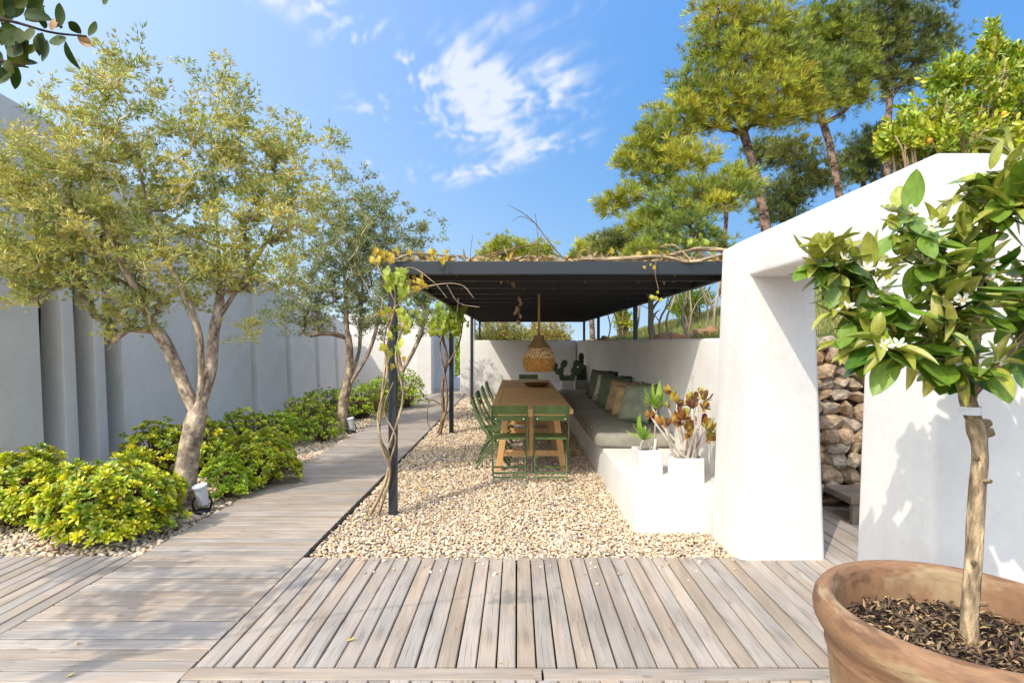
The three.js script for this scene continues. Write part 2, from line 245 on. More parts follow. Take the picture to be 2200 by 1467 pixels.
// portal wall on the right: door opening from depth 2.61 to 3.91
{
  const w = thing('portal_wall', 'thick white plastered wall with a doorway right of the pergola', 'wall');
  const out = [[2.1, -0.1], [2.61, -0.1], [2.6, 1.95], [3.91, 1.95], [3.91, -0.1], [4.47, -0.1], [4.47, 2.225], [4.1, 2.235], [2.1, 2.235]];
  part('wall', wallShape(out, [], 0.6, 0.035, (t, h, d) => [t < 0.3 ? 1.53 + 0.036 * h + t : 2.13 - 0.036 * h - (0.6 - t), h, -(d < 2.4 ? d + 0.05 * h : d)], 4), M.plaster, w);
}
{
  const w = thing('low_wall', 'waist high white plastered wall behind the bench and its cushions', 'wall');
  part('wall', wallShape([[4.4, -0.1], [16.9, -0.1], [16.9, 1.545], [4.4, 1.535]], [], 0.42, 0.04, (t, h, d) => [1.72 + 0.03 * (h - 0.5) + t, h, -d]), M.plaster, w);
  const b = thing('low_wall', 'white plastered wall closing the far end of the court behind the table', 'wall');
  part('wall', boxUV(toCreasedNormals(rbox(2.97, 1.65, 0.35, 0.035, 3).translate(0.235, 0.73, -16.68), 0.7), 1.6), M.plaster, b);
  const p = thing('gate_pier', 'tall narrow white pier right of the gate opening at the path end', 'pier');
  const g = rbox(0.42, 2.6, 0.5, 0.03, 3).translate(-1.45, 1.2, -16.75); part('pier', boxUV(g, 1.6), M.plaster, p);
  const q = thing('gate_wall', 'white wall with a pier left of the gate at the path end', 'wall');
  part('wall', boxUV(rbox(2.2, 2.45, 0.35, 0.03, 3).translate(-4.0, 1.1, -16.85), 1.6), M.plaster, q);
  part('pier', boxUV(rbox(0.46, 2.5, 0.5, 0.03, 3).translate(-2.72, 1.12, -16.76), 1.6), M.plaster, q);
  const f = thing('passage_wall', 'shaded white wall running on behind the gate opening', 'wall');
  part('wall', boxUV(rbox(0.3, 2.6, 7, 0.03, 2).translate(-2.78, 1.2, -20.6), 1.6), M.plaster, f);
  M.paving = std([0.55, 0.54, 0.54], 0.85, { map: plasterMap, bumpMap: plasterBump, bumpScale: 0.004 });
  tag(part('paving', boxUV(rbox(2.6, 0.1, 9, 0.01, 1).translate(-1.33, -0.05, -23.1), 1.6), M.paving), 'pale smooth paving beyond the gate', 'paving', null, 'structure');
}
// tall building wall on the left with vertical slots
{
  const w = thing('tall_wall', 'tall white house wall with narrow vertical slots behind the trees', 'wall');
  const top = [[16.2, 2.0], [14, 2.25], [11, 2.75], [9, 3.0], [8, 3.2], [7, 3.55], [6.2, 3.78], [5.1, 3.88]];
  const out = [[5.1, -0.1], [16.2, -0.1], ...top.slice(0, -1), [5.1, 3.88]];
  const slot = (a, b, y0, y1) => [[a, y0], [b, y0], [b, y1], [a, y1]];
  const near = [[5.69, 5.97], [6.14, 6.42], [6.58, 6.87]], far = [[8.35, 8.62, 2.8], [10.17, 10.44, 2.55], [11.73, 12.0, 2.35], [13.43, 13.7, 2.1], [14.85, 15.1, 1.9]];
  part('wall', wallShape(out, [...near.map(([a, b]) => slot(a, b, 0.12, 3.1)), ...far.map(([a, b, t]) => slot(a, b, 0.12, t))], 0.3, 0.012, (t, h, d) => [lerp(-5.02, -4.715 - 0.045 * h, t / 0.3), h, -d]), M.plaster, w);
  for (const [a, b, t] of far) part('slot_back', boxUV(rbox(0.1, t + 0.2, b - a + 0.1, 0.005, 1).translate(-4.94, t / 2, -(a + b) / 2), 1), M.plaster, w);
  // the room behind the slots: roof slab, back wall, end walls and floor, lit only through the slots
  const low = top.map(([a, h]) => [a, h - 0.2]).reverse(), roof = [...top.map(([a, h]) => [a, h - 0.02]), ...low];
  part('roof_slab', wallShape(roof, [], 2.6, 0.015, (t, h, d) => [-5.03 - t, h, -d]), M.plaster, w);
  part('back_wall', wallShape(out.map(([a, h]) => [a, h - (h > 0 ? 0.03 : 0)]), [], 0.2, 0.01, (t, h, d) => [-7.6 - t, h, -d]), M.plaster, w);
  part('end_wall', boxUV(rbox(2.6, 3.7, 0.2, 0.01, 1).translate(-6.3, 1.8, -5.2), 1.6), M.plaster, w); part('end_wall', boxUV(rbox(2.6, 1.85, 0.2, 0.01, 1).translate(-6.3, 0.9, -16.1), 1.6), M.plaster, w);
  part('floor', boxUV(rbox(2.6, 0.06, 11, 0.01, 1).translate(-6.3, -0.1, -10.65), 1), M.soil, w);
}
// bench block
{
  const b = thing('masonry_bench', 'long low white plastered bench along the right wall with a bare front end', 'bench');
  part('bench_block', wallShape([[4.52, -0.1], [16.5, -0.1], [16.5, 0.344], [4.52, 0.344]], [], 0.83, 0.018, (t, h, d) => [0.935 + t, h, -d]), M.plaster, b);
}
// ------------------------------------------------------------------ terrain, stone wall and steps beyond the doorway
const hill = (x, d) => 1.44 + 0.3 * Math.max(0, x - 2.2) * smooth(3, 8, d) * (1 - 0.6 * smooth(14, 30, d)) - 0.6 * smooth(14, 26, d) + 0.12 * fbm(x * 0.5, d * 0.5, 1.5, 3);
M.grassGround = std([0.9, 0.9, 0.9], 1, { map: tex(512, 512, (u, v) => { const k = 0.42 + (pf(u, v, 30, 3) - 0.5) * 0.4, w = smooth(0.45, 0.62, pf(u, v, 5, 4)); return [lerp(k * 0.78, k * 1.25, w), lerp(k * 0.88, k * 0.95, w), lerp(k * 0.3, k * 0.6, w)]; }), bumpMap: plasterBump, bumpScale: 0.05 });
{
  const x0 = 2.14, x1 = 60, d0 = 5.28, d1 = 90, nx = 60, nd = 70, pos = [], idx = [], uv = [];
  for (let j = 0; j <= nd; j++) for (let i = 0; i <= nx; i++) { const x = x0 + (x1 - x0) * Math.pow(i / nx, 2.2), d = d0 + (d1 - d0) * Math.pow(j / nd, 1.9); pos.push(x, hill(x, d), -d); uv.push(x / 2, d / 2); if (i < nx && j < nd) { const a = j * (nx + 1) + i; idx.push(a, a + 1, a + nx + 1, a + 1, a + nx + 2, a + nx + 1); } }
  const g = new THREE.BufferGeometry(); g.setAttribute('position', new THREE.Float32BufferAttribute(pos, 3)); g.setAttribute('uv', new THREE.Float32BufferAttribute(uv, 2)); g.setIndex(idx); g.computeVertexNormals();
  tag(part('hillside', g, M.grassGround), 'grassy hillside rising behind the low white wall', 'hillside', null, 'structure');
  const R = rng(31), w = thing('dry_stone_wall', 'dry stone retaining wall of tan stones seen through the doorway', 'wall');
  part('core', boxUV(rbox(3.6, 1.5, 0.3, 0.02, 1).translate(3.94, 0.72, -5.46), 1), std([0.06, 0.05, 0.04], 1), w);
  const sm = tex(256, 256, (u, v) => { const k = 0.72 + (pf(u, v, 6, 5) - 0.5) * 0.6; return [k, k * 0.97, k * 0.93]; });
  const mats = [[0.86, 0.64, 0.42], [0.9, 0.7, 0.48], [0.78, 0.58, 0.39], [0.84, 0.53, 0.27], [0.8, 0.68, 0.54], [0.93, 0.77, 0.56]].map((c) => std(c, 0.95, { map: sm, bumpMap: plasterBump, bumpScale: 0.02 }));
  const shapes = [...Array(9)].map((_, k) => { const pts = []; for (let i = 0; i < 26; i++) { const v = randDir(R), q = 4; const n = Math.pow(Math.abs(v.x) ** q + Math.abs(v.y) ** q + Math.abs(v.z) ** q, 1 / q); pts.push(v.divideScalar(n).multiplyScalar(0.5 * (0.86 + R() * 0.2))); } return boxUV(new ConvexGeometry(pts), 1, R(), R()); });
  for (let y = 0.0; y < 1.52;) {
    const h = 0.09 + R() * 0.07;
    for (let x = 2.14 - R() * 0.1; x < 3.9;) { const L = 0.1 + R() * 0.16, m = part('stone', shapes[Math.floor(R() * 9)], mats[Math.floor(R() * mats.length)], w); const hh = h * (0.95 + R() * 0.35); m.scale.set(L * 1.1, hh * 1.12, 0.24); m.position.set(x + L / 2, y + h / 2 + (R() - 0.5) * 0.03, -5.27 + (R() - 0.5) * 0.07); m.rotation.set((R() - 0.5) * 0.2, (R() - 0.5) * 0.5, (R() - 0.5) * 1.1); x += L * 0.97; }
    y += h * 0.98;
  }
  const st = thing('timber_step', 'weathered timber step at the foot of the stone wall', 'step', [3.1, 0, -4.85]);
  M.oldTimber = std([0.33, 0.28, 0.23], 0.9, { map: woodMap, bumpMap: woodBump, bumpScale: 0.004 }); part('tread', boxUV(rbox(1.3, 0.06, 0.42, 0.008, 1).translate(0.28, 0.2, 0), 0.5), M.oldTimber, st); part('riser', boxUV(rbox(1.26, 0.19, 0.04, 0.006, 1).translate(0.28, 0.075, 0.17), 0.5), M.oldTimber, st);
}
// ------------------------------------------------------------------ pergola
{
  const p = thing('pergola', 'black steel pergola with a flat reed roof over the dining table', 'pergola');
  const XL = -1.1, XR = 1.97;
  for (const d of [5.0, 9.46, 13.75]) part('post', rbox(0.07, 2.16, 0.07, 0.005, 1).translate(XL, 1.02, -d - 0.036), M.steel, p);
  part('post', rbox(0.06, 0.56, 0.06, 0.005, 1).translate(XL, 1.82, -16.7), M.steel, p);
  for (const d of [5.3, 9.46, 13.75, 16.7]) part('post', rbox(0.065, 0.56, 0.065, 0.005, 1).translate(XR, 1.82, -d), M.steel, p);
  part('beam', boxUV(rbox(XR - XL + 0.1, 0.115, 0.05, 0.005, 1).translate((XL + XR) / 2, 2.152, -5.0), 1), M.steel, p);
  part('beam', boxUV(rbox(XR - XL + 0.1, 0.115, 0.05, 0.005, 1).translate((XL + XR) / 2, 2.152, -16.8), 1), M.steel, p);
  for (const x of [XL, XR]) part('beam', boxUV(rbox(0.05, 0.115, 11.73, 0.005, 1).translate(x, 2.152, -10.9), 1), M.steel, p);
  for (let d = 5.55; d < 16.6; d += 0.745) part('rafter', boxUV(rbox(XR - XL - 0.06, 0.08, 0.04, 0.004, 1).translate((XL + XR) / 2, 2.135, -d), 1), M.steel, p);
  const R = rng(77), N = 2 * 330 * 4, reed = new THREE.InstancedMesh(new THREE.CylinderGeometry(1, 1, 1, 5).rotateX(Math.PI / 2), std([0.85, 0.85, 0.85], 0.9), N), o = new THREE.Object3D(), c = new THREE.Color();
  reed.name = 'reed_mat'; reed.userData.kind = 'stuff'; reed.castShadow = reed.receiveShadow = true;
  for (let i = 0; i < N; i++) { const l = i % 2, k = (i >> 1) % 330, s = Math.floor(i / 660); o.position.set(XL + 0.03 + (XR - XL - 0.06) * (k + 0.5 + (R() - 0.5) * 0.5) / 330, 2.187 + l * 0.009 + R() * 0.004, -(5.03 + 2.94 * (s + 0.5))); o.rotation.set((R() - 0.5) * 0.002, (R() - 0.5) * 0.006, 0); const r = 0.0046 + R() * 0.0022; o.scale.set(r, r, 2.93 + R() * 0.05); o.updateMatrix(); reed.setMatrixAt(i, o.matrix); reed.setColorAt(i, c.setRGB(...vary([0.52, 0.34, 0.19], R, 0.35))); }
  p.add(reed);
  // dry straw, leaf litter and thin twigs lying on the roof
  const lit = new Acc(), A = rng(78);
  for (let i = 0; i < 5200; i++) { const x = XL + A() * (XR - XL), d = 5.03 + A() * A() * 11, y = 2.21 + A() * 0.05, dir = V(A() - 0.5, (A() - 0.5) * 0.5, A() - 0.5).normalize(), L = 0.04 + A() * 0.12; lit.leaf(V(x, y, -d), dir, perp(dir, A), L, A() < 0.55 ? 0.012 : 0.045, 0.3, vary([[0.42, 0.3, 0.13], [0.5, 0.38, 0.2], [0.45, 0.32, 0.05], [0.3, 0.2, 0.1]][Math.floor(A() * 4)], A, 0.3)); }
  const lm = lit.build('dry_litter', leafMat(0.9, 0.15), p); lm.userData.kind = 'stuff';
}
// ------------------------------------------------------------------ pendant lamp
{
  const L = thing('pendant_lamp', 'bell shaped woven straw pendant lamp hanging over the table', 'lamp', [0.28, 0, -7.3]);
  const straw = tex(512, 256, (u, v) => { const band = v > 0.3 && v < 0.62, k = band ? 0.95 - 0.5 * smooth(0.52, 0.7, pf(u * 2, v, 48, 3)) : 0.84 + (pf(u, v, 60, 3) - 0.5) * 0.5; return band ? [k, k * 0.86, k * 0.64] : [k * 0.93, k * 0.7, k * 0.38]; });
  const mat = std([0.85, 0.76, 0.62], 0.85, { map: straw, bumpMap: tex(256, 256, (u, v) => clamp(0.5 + 0.35 * Math.sin(v * 150) + (pf(u, v, 40, 3) - 0.5) * 0.6), false), bumpScale: 0.006, side: THREE.DoubleSide });
  const prof = [[0.168, 1.13], [0.176, 1.135], [0.19, 1.17], [0.203, 1.21], [0.207, 1.26], [0.2, 1.32], [0.182, 1.37], [0.15, 1.42], [0.115, 1.46], [0.085, 1.5], [0.066, 1.535], [0.06, 1.57], [0.062, 1.585], [0.03, 1.59]];
  const inner = prof.slice().reverse().map(([r, y]) => [Math.max(0.012, r - 0.006), y - 0.003]);
  const pts = new THREE.SplineCurve([...prof].map(([r, y]) => new THREE.Vector2(r, y))).getPoints(70).map((q, i) => new THREE.Vector2(q.x + (i % 2) * 0.0022, q.y)).concat(inner.map(([r, y]) => new THREE.Vector2(r, y)));
  part('shade', new THREE.LatheGeometry(pts, 48), mat, L);
  const dark = std([0.33, 0.21, 0.08], 0.9); const neck = new Acc(), R = rng(4);
  for (let k = 0; k < 34; k++) { const y = 1.43 + k * 0.0045, r = y < 1.535 ? lerp(0.147, 0.066, (y - 1.43) / 0.105) : 0.064; const ring = []; for (let i = 0; i <= 24; i++) ring.push(V(Math.cos(i / 24 * 6.2832) * (r + 0.003), y, Math.sin(i / 24 * 6.2832) * (r + 0.003))); neck.tube(ring, [0.0028, 0.0028], 4, vary([0.36, 0.23, 0.085], R, 0.2), false); }
  neck.build('woven_neck', std([1, 1, 1], 0.9, { vertexColors: true }), L);
  const rope = new Acc(); for (let s = 0; s < 3; s++) { const q = []; for (let i = 0; i <= 60; i++) { const a = i * 0.75 + s * 2.094; q.push(V(Math.cos(a) * 0.008, 1.58 + i / 60 * 0.56, Math.sin(a) * 0.008)); } rope.tube(q, [0.011, 0.008], 5, [0.45, 0.3, 0.12]); }
  rope.build('hanging_rope', std([1, 1, 1], 0.9, { vertexColors: true }), L);
}
// ------------------------------------------------------------------ tables
function makeTable(label, zc, len) {
  const t = thing('dining_table', label, 'table', [0.165, 0, zc], 0, 'teak tables butted end to end'), R = rng(Math.round(-zc * 10)), w = 0.93, n = 13;
  for (const s of [-1, 1]) part('side_rail', boxUV(rbox(0.085, 0.055, len, 0.006, 1).translate(s * (w / 2 - 0.043), 0.7225, 0), 0.5), M.teaks[0], t);
  const step = len / n; for (let k = 0; k < n; k++) part('plank', boxUV(rbox(w - 0.176, 0.032, step - 0.0035, 0.003, 1).translate(0, 0.731 + (R() - 0.5) * 0.002, -len / 2 + step * (k + 0.5)), 0.5, R(), R()), M.teaks[Math.floor(R() * 3)], t);
  part('end_apron', boxUV(rbox(w - 0.176, 0.05, 0.03, 0.004, 1).translate(0, 0.6885, len / 2 - 0.02), 0.5), M.teaks[1], t);
  for (const s of [-1, 1]) {
    const z = s * (len / 2 - 0.4);
    for (const x of [-1, 1]) part('leg', boxUV(bar(V(x * 0.39, -0.05, z), V(x * 0.285, 0.705, z), 0.075, 0.075, 0.006), 0.5, R(), R()), M.teaks[s > 0 ? 1 : 0], t);
    part('cross_bar', boxUV(rbox(0.69, 0.07, 0.05, 0.005, 1).translate(0, 0.185, z), 0.5), M.teaks[1], t);
    part('top_bar', boxUV(rbox(0.6, 0.06, 0.06, 0.005, 1).translate(0, 0.683, z), 0.5), M.teaks[0], t);
    part('centre_strut', boxUV(rbox(0.04, 0.44, 0.04, 0.004, 1).translate(0, 0.437, z), 0.5), M.teaks[2], t);
  }
  part('long_beam', boxUV(rbox(0.05, 0.07, len - 0.9, 0.005, 1).translate(0, 0.18, 0), 0.5), M.teaks[2], t);
}
makeTable('teak table nearest the deck with two green chairs at its end', -7.6, 2.5);
makeTable('teak table at the back of the court near the cacti', -10.12, 2.45);
{
  const b = thing('wooden_bowl', 'shallow brown wooden bowl on the back table', 'bowl', [0.33, 0.747, -9.6]);
  part('bowl', new THREE.LatheGeometry([[0.001, 0.0], [0.1, 0.0], [0.17, 0.02], [0.215, 0.055], [0.222, 0.06], [0.212, 0.058], [0.16, 0.028], [0.09, 0.012], [0.001, 0.01]].map(([x, y]) => new THREE.Vector2(x, y)), 40), std([0.2, 0.12, 0.06], 0.6, { map: teakMap }), b);
}
// ------------------------------------------------------------------ folding chairs: local front is -z
function flatBar(pts, w, thick, x) { // polyline in (z, y), bar width w in that plane
  const c = path(pts.map(([z, y]) => V(z, y, 0)), 14), L = [], Rr = [];
  c.forEach((p, i) => { const a = c[Math.max(0, i - 1)], b = c[Math.min(c.length - 1, i + 1)], dx = b.x - a.x, dy = b.y - a.y, n = Math.hypot(dx, dy); L.push(new THREE.Vector2(p.x - dy / n * w / 2, p.y + dx / n * w / 2)); Rr.unshift(new THREE.Vector2(p.x + dy / n * w / 2, p.y - dx / n * w / 2)); });
  const g = new THREE.ExtrudeGeometry(new THREE.Shape([...L, ...Rr]), { depth: thick - 0.003, bevelEnabled: true, bevelSize: 0.0015, bevelThickness: 0.0015, bevelOffset: -0.0015, bevelSegments: 1 });
  const p = g.attributes.position; for (let i = 0; i < p.count; i++) p.setXYZ(i, p.getZ(i) + x - thick / 2, p.getY(i), p.getX(i)); g.index || 0; g.computeVertexNormals();
  // the mapping above mirrors, so turn the faces back
  const a = p.array; for (let i = 0; i < p.count; i += 3) for (let k = 0; k < 3; k++) { const s = a[(i + 1) * 3 + k]; a[(i + 1) * 3 + k] = a[(i + 2) * 3 + k]; a[(i + 2) * 3 + k] = s; }
  g.computeVertexNormals(); return g;
}
function makeChair(label) {
  const t = thing('folding_chair', label, 'chair', [0, 0, 0], 0, 'green folding chairs around the tables');
  for (const s of [-1, 1]) {
    part('front_leg', flatBar([[0.285, 0.82], [0.25, 0.7], [0.16, 0.5], [0.03, 0.3], [-0.2, -0.03]], 0.026, 0.012, s * 0.192), M.greenPaint, t);
    part('rear_leg', flatBar([[-0.19, 0.44], [-0.1, 0.36], [0.06, 0.2], [0.245, -0.03]], 0.024, 0.012, s * 0.176), M.greenPaint, t);
    const b = part('bolt', new THREE.CylinderGeometry(0.006, 0.006, 0.006, 10).rotateX(Math.PI / 2 - 0.3).translate(s * 0.15, 0.675, 0.257), M.bolt, t); b.castShadow = true;
  }
  const slat = (y0, y1, z0, z1) => { const c = [...Array(9)].map((_, i) => { const u = i / 8 * 2 - 1; return V(u * 0.19, 0, 0.012 * (1 - u * u)); }), pos = [], idx = []; c.forEach((q) => { for (const [y, z, o] of [[y0, z0, 0], [y1, z1, 0], [y1, z1, 0.006], [y0, z0, 0.006]]) pos.push(q.x, y, z + q.z - o); }); for (let i = 0; i < 8; i++) for (let k = 0; k < 4; k++) { const a = i * 4 + k, b = i * 4 + (k + 1) % 4; idx.push(a, a + 4, b, b, a + 4, b + 4); } idx.push(0, 1, 2, 0, 2, 3, 32, 34, 33, 32, 35, 34); const g = new THREE.BufferGeometry(); g.setAttribute('position', new THREE.Float32BufferAttribute(pos, 3)); g.setIndex(idx); const f = g.toNonIndexed(); f.computeVertexNormals(); return boxUV(f, 0.6); };
  part('back_slat', slat(0.725, 0.822, 0.252, 0.282), M.greenPaint, t); part('back_slat', slat(0.652, 0.712, 0.222, 0.247), M.greenPaint, t);
  for (let k = 0; k < 6; k++) part('seat_slat', boxUV(rbox(0.345, 0.014, 0.052, 0.004, 1).rotateX(0.06).translate(0, 0.452 - Math.cos((k - 2.5) * 0.45) * 0.008, 0.145 - k * 0.059), 0.6), M.greenPaint, t);
  part('stretcher', rbox(0.345, 0.02, 0.012, 0.004, 1).translate(0, 0.075, 0.163), M.greenPaint, t); part('stretcher', rbox(0.37, 0.02, 0.012, 0.004, 1).translate(0, 0.075, -0.128), M.greenPaint, t);
  part('stretcher', rbox(0.345, 0.018, 0.01, 0.004, 1).translate(0, 0.035, 0.196), M.greenPaint, t);
  return t;
}
{
  const first = makeChair('green folding chair at the near table end, the left one of the pair');
  const spots = [[-0.085, -6.36, 0.02, null], [0.375, -6.36, -0.03, 'green folding chair at the near table end, right one beside the bench'], [-0.27, -7.0, -Math.PI / 2 + 0.04, 'green folding chair on the long side, closest to the deck'], [-0.27, -7.82, -Math.PI / 2 - 0.03, 'second green folding chair from the deck on the long side'], [-0.26, -8.75, -Math.PI / 2 + 0.02, 'third green folding chair from the deck on the long side'], [-0.25, -9.75, -Math.PI / 2, 'green folding chair on the long side, closest to the back wall'], [0.235, -11.62, Math.PI, 'dark green folding chair at the far table end against the back wall']];
  spots.forEach(([x, z, a, label], i) => { const c = i ? first.clone() : first; if (i) { c.name = numbered('folding_chair'); c.userData = { ...first.userData, label }; scene.add(c); } c.position.set(x, 0, z); c.rotation.y = a; });
}
// ------------------------------------------------------------------ seat cushions and pillows
function softBox(w, h, d, seed) {
  const g = rbox(w, h, d, 0.06, 5), q = new THREE.BoxGeometry(w, h, d, 14, 6, 30), p = q.attributes.position, n = V();
  const hw = w / 2, hh = h / 2, hd = d / 2, r = 0.055;
  for (let i = 0; i < p.count; i++) {
    let x = p.getX(i), y = p.getY(i), z = p.getZ(i); const cx = clamp(x, -hw + r, hw - r), cy = clamp(y, -hh + r, hh - r), cz = clamp(z, -hd + r, hd - r); n.set(x - cx, y - cy, z - cz); const l = n.length(); if (l > r) n.multiplyScalar(r / l); x = cx + n.x; y = cy + n.y; z = cz + n.z;
    const b = (1 - (x / hw) ** 2) * (1 - (z / hd) ** 4); y += Math.sign(y) * 0.008 * b + 0.008 * noise.noise(x * 5 + seed, y * 3, z * 5); x += 0.006 * noise.noise(x * 3, y * 9 + seed, z * 6);
    p.setXYZ(i, x, y, z);
  }
  const m = mergeVertices(q.deleteAttribute('normal').deleteAttribute('uv')); m.computeVertexNormals(); const f = m.toNonIndexed(); return boxUV(f, 0.5);
}
{
  const labels = ['olive grey seat cushion at the bench end beside the potted plants', 'olive grey seat cushion in the middle of the bench', 'olive grey seat cushion at the back of the bench near the cacti'];
  const seam = std([0.14, 0.135, 0.11], 0.95);
  [[6.15, 8.05], [8.07, 9.97], [9.99, 11.9]].forEach(([a, b], k) => {
    const c = thing('seat_cushion', labels[k], 'cushion', [1.285, 0.432, -(a + b) / 2], 0, 'seat cushions along the bench'), L = b - a;
    part('pad', softBox(0.86, 0.165, L, k * 3), M.seatCloth, c);
    const acc = new Acc(); for (const y of [0.045, -0.045]) { const q = []; for (let i = 0; i <= 40; i++) { const z = -L / 2 + 0.05 + (L - 0.1) * i / 40; q.push(V(-0.426 + 0.003 * noise.noise(i, k, y), y + 0.012, z)); } acc.tube(q, [0.0035, 0.0035], 5, [1, 1, 1]); }
    acc.build('piping', seam, c);
  });
  // pillows: [depth, x, base y, size, thickness, yaw, lean, roll, colour, label]
  const sage = [0.41, 0.44, 0.29], green = [0.16, 0.21, 0.12], tan = [0.74, 0.5, 0.25], cream = [0.8, 0.7, 0.54], olive = [0.2, 0.18, 0.11], dark = [0.02, 0.025, 0.022];
  const list = [
    [6.95, 1.4, 0.53, 0.5, 0.15, 0.62, 0.42, 0.05, sage, 'large sage green pillow at the front of the row beside the dried plant', 'pillow'],
    [7.2, 1.57, 0.55, 0.46, 0.12, 0.3, 0.3, -0.05, [0.28, 0.3, 0.19], 'sage pillow half hidden behind the large front pillow'],
    [7.45, 1.4, 0.53, 0.43, 0.12, 0.78, 0.4, 0.03, tan, 'tan linen pillow, the nearer of the two tan ones'],
    [7.85, 1.4, 0.53, 0.47, 0.13, 0.8, 0.36, -0.04, [0.56, 0.37, 0.18], 'darker tan pillow between the tan and green pillows'],
    [8.35, 1.4, 0.53, 0.49, 0.13, 0.85, 0.38, 0.04, green, 'dark green pillow next to the darker tan one'],
    [8.8, 1.42, 0.53, 0.48, 0.12, 0.85, 0.34, 0, [0.18, 0.24, 0.14], 'green pillow in the middle of the row'],
    [8.7, 1.62, 0.56, 0.45, 0.1, 0.3, 0.22, 0.06, dark, 'black pillow peeping out behind the middle green pillows'],
    [9.3, 1.42, 0.53, 0.46, 0.12, 0.8, 0.35, -0.05, cream, 'cream pillow with a dark stripe between the green pillows'],
    [9.85, 1.42, 0.53, 0.48, 0.13, 0.8, 0.36, 0.04, [0.2, 0.22, 0.13], 'moss green pillow behind the cream one'],
    [10.4, 1.45, 0.53, 0.5, 0.13, 0.75, 0.36, -0.03, olive, 'brown olive pillow last in the row near the cacti'],
    [9.9, 1.62, 0.57, 0.45, 0.1, 0.3, 0.22, 0.05, dark, 'black pillow peeping out near the far end of the row'],
  ];
  list.forEach(([d, x, y, s, th, yaw, lean, roll, col, label], k) => {
    const N = 16, pos = [], idx = [], h = s / 2;
    for (const side of [1, -1]) for (let j = 0; j <= N; j++) for (let i = 0; i <= N; i++) {
      const u = i / N * 2 - 1, v = j / N * 2 - 1, e = Math.pow(Math.max(0, (1 - u ** 4) * (1 - v ** 4)), 0.55), pin = 1 - 0.07 * (1 - u * u) * Math.abs(v) ** 2, pin2 = 1 - 0.07 * (1 - v * v) * Math.abs(u) ** 2;
      const wr = 0.012 * noise.noise(u * 2.3 + k * 5, v * 2.3, side) + 0.008 * noise.noise(u * 6 + k, v * 5, side * 2) * e;
      pos.push(u * h * pin2, v * h * pin, side * (th / 2 * e + (e > 0.02 ? wr : 0)));
    }
    const T = (N + 1) * (N + 1); for (let q = 0; q < 2; q++) for (let j = 0; j < N; j++) for (let i = 0; i < N; i++) { const a = q * T + j * (N + 1) + i, b = a + 1, c = a + N + 1, e = c + 1; q ? idx.push(a, c, b, b, c, e) : idx.push(a, b, c, b, e, c); }
    const g0 = new THREE.BufferGeometry(); g0.setAttribute('position', new THREE.Float32BufferAttribute(pos, 3)); g0.setIndex(idx); const g1 = mergeVertices(g0, 1e-4); g1.computeVertexNormals(); const g = boxUV(g1, 0.45);
    const p = thing('throw_pillow', label, 'pillow', [x, y, -d], 0, 'pillows leaning against the wall'); p.rotation.order = 'YXZ'; p.rotation.set(-lean, -Math.PI / 2 + yaw, 0);
    const m = part('cover', g, cloth(col), p); m.position.y = h * 0.95; m.rotation.z = roll;
    const acc = new Acc(), q = []; for (let i = 0; i <= 64; i++) { const e = i / 16, f = e % 1 * 2 - 1, sd = Math.floor(e) % 4, [u, v] = sd === 0 ? [f, -1] : sd === 1 ? [1, f] : sd === 2 ? [-f, 1] : [-1, -f]; q.push(V(u * h * (1 - 0.07 * (1 - v * v)), v * h * (1 - 0.07 * (1 - u * u)), 0)); } acc.tube(q, [0.0035, 0.0035], 4, [1, 1, 1], false);
    const hem = part('hem', acc.geo(), cloth(col.map((c) => c * 0.8)), p); hem.position.y = h * 0.95; hem.rotation.z = roll;
    if (col === cream) { const st = new Acc(); const qq = []; for (let i = 0; i <= 12; i++) { const u = i / 12 * 1.8 - 0.9, v = u * 0.8 - 0.2; if (Math.abs(v) < 0.9) qq.push(V(u * h, v * h, th / 2 * Math.pow((1 - u ** 4) * (1 - v ** 4), 0.55) + 0.006)); } st.tube(qq, [0.006, 0.006], 5, [1, 1, 1]); const sm = part('stripe', st.geo(), cloth(dark), p); sm.position.y = h * 0.95; sm.rotation.z = roll; }
  });
}
// ------------------------------------------------------------------ pots and plants on the bench
M.whitePot = std([0.82, 0.82, 0.81], 0.5, { map: plasterMap }); M.soilDark = std([0.16, 0.11, 0.07], 1, { map: soilMap });
function squarePot(t, w, h, mat) { // open square pot with thickness
  const o = rbox(w, h, w, 0.012, 2).translate(0, h / 2 + 0.004, 0); // base body
  const wt = 0.016; part('pot_wall', boxUV(rbox(w, h, wt, 0.006, 2).translate(0, h / 2, w / 2 - wt / 2), 1), mat, t); part('pot_wall', boxUV(rbox(w, h, wt, 0.006, 2).translate(0, h / 2, -w / 2 + wt / 2), 1), mat, t);
  for (const s of [-1, 1]) part('pot_wall', boxUV(rbox(wt, h - 0.002, w - 0.02, 0.006, 2).translate(s * (w / 2 - wt / 2 - 0.001), h / 2, 0), 1), mat, t);
  part('potting_soil', boxUV(rbox(w - 0.024, 0.06, w - 0.024, 0.01, 1).translate(0, h - 0.055, 0), 0.4), M.soilDark, t);
}
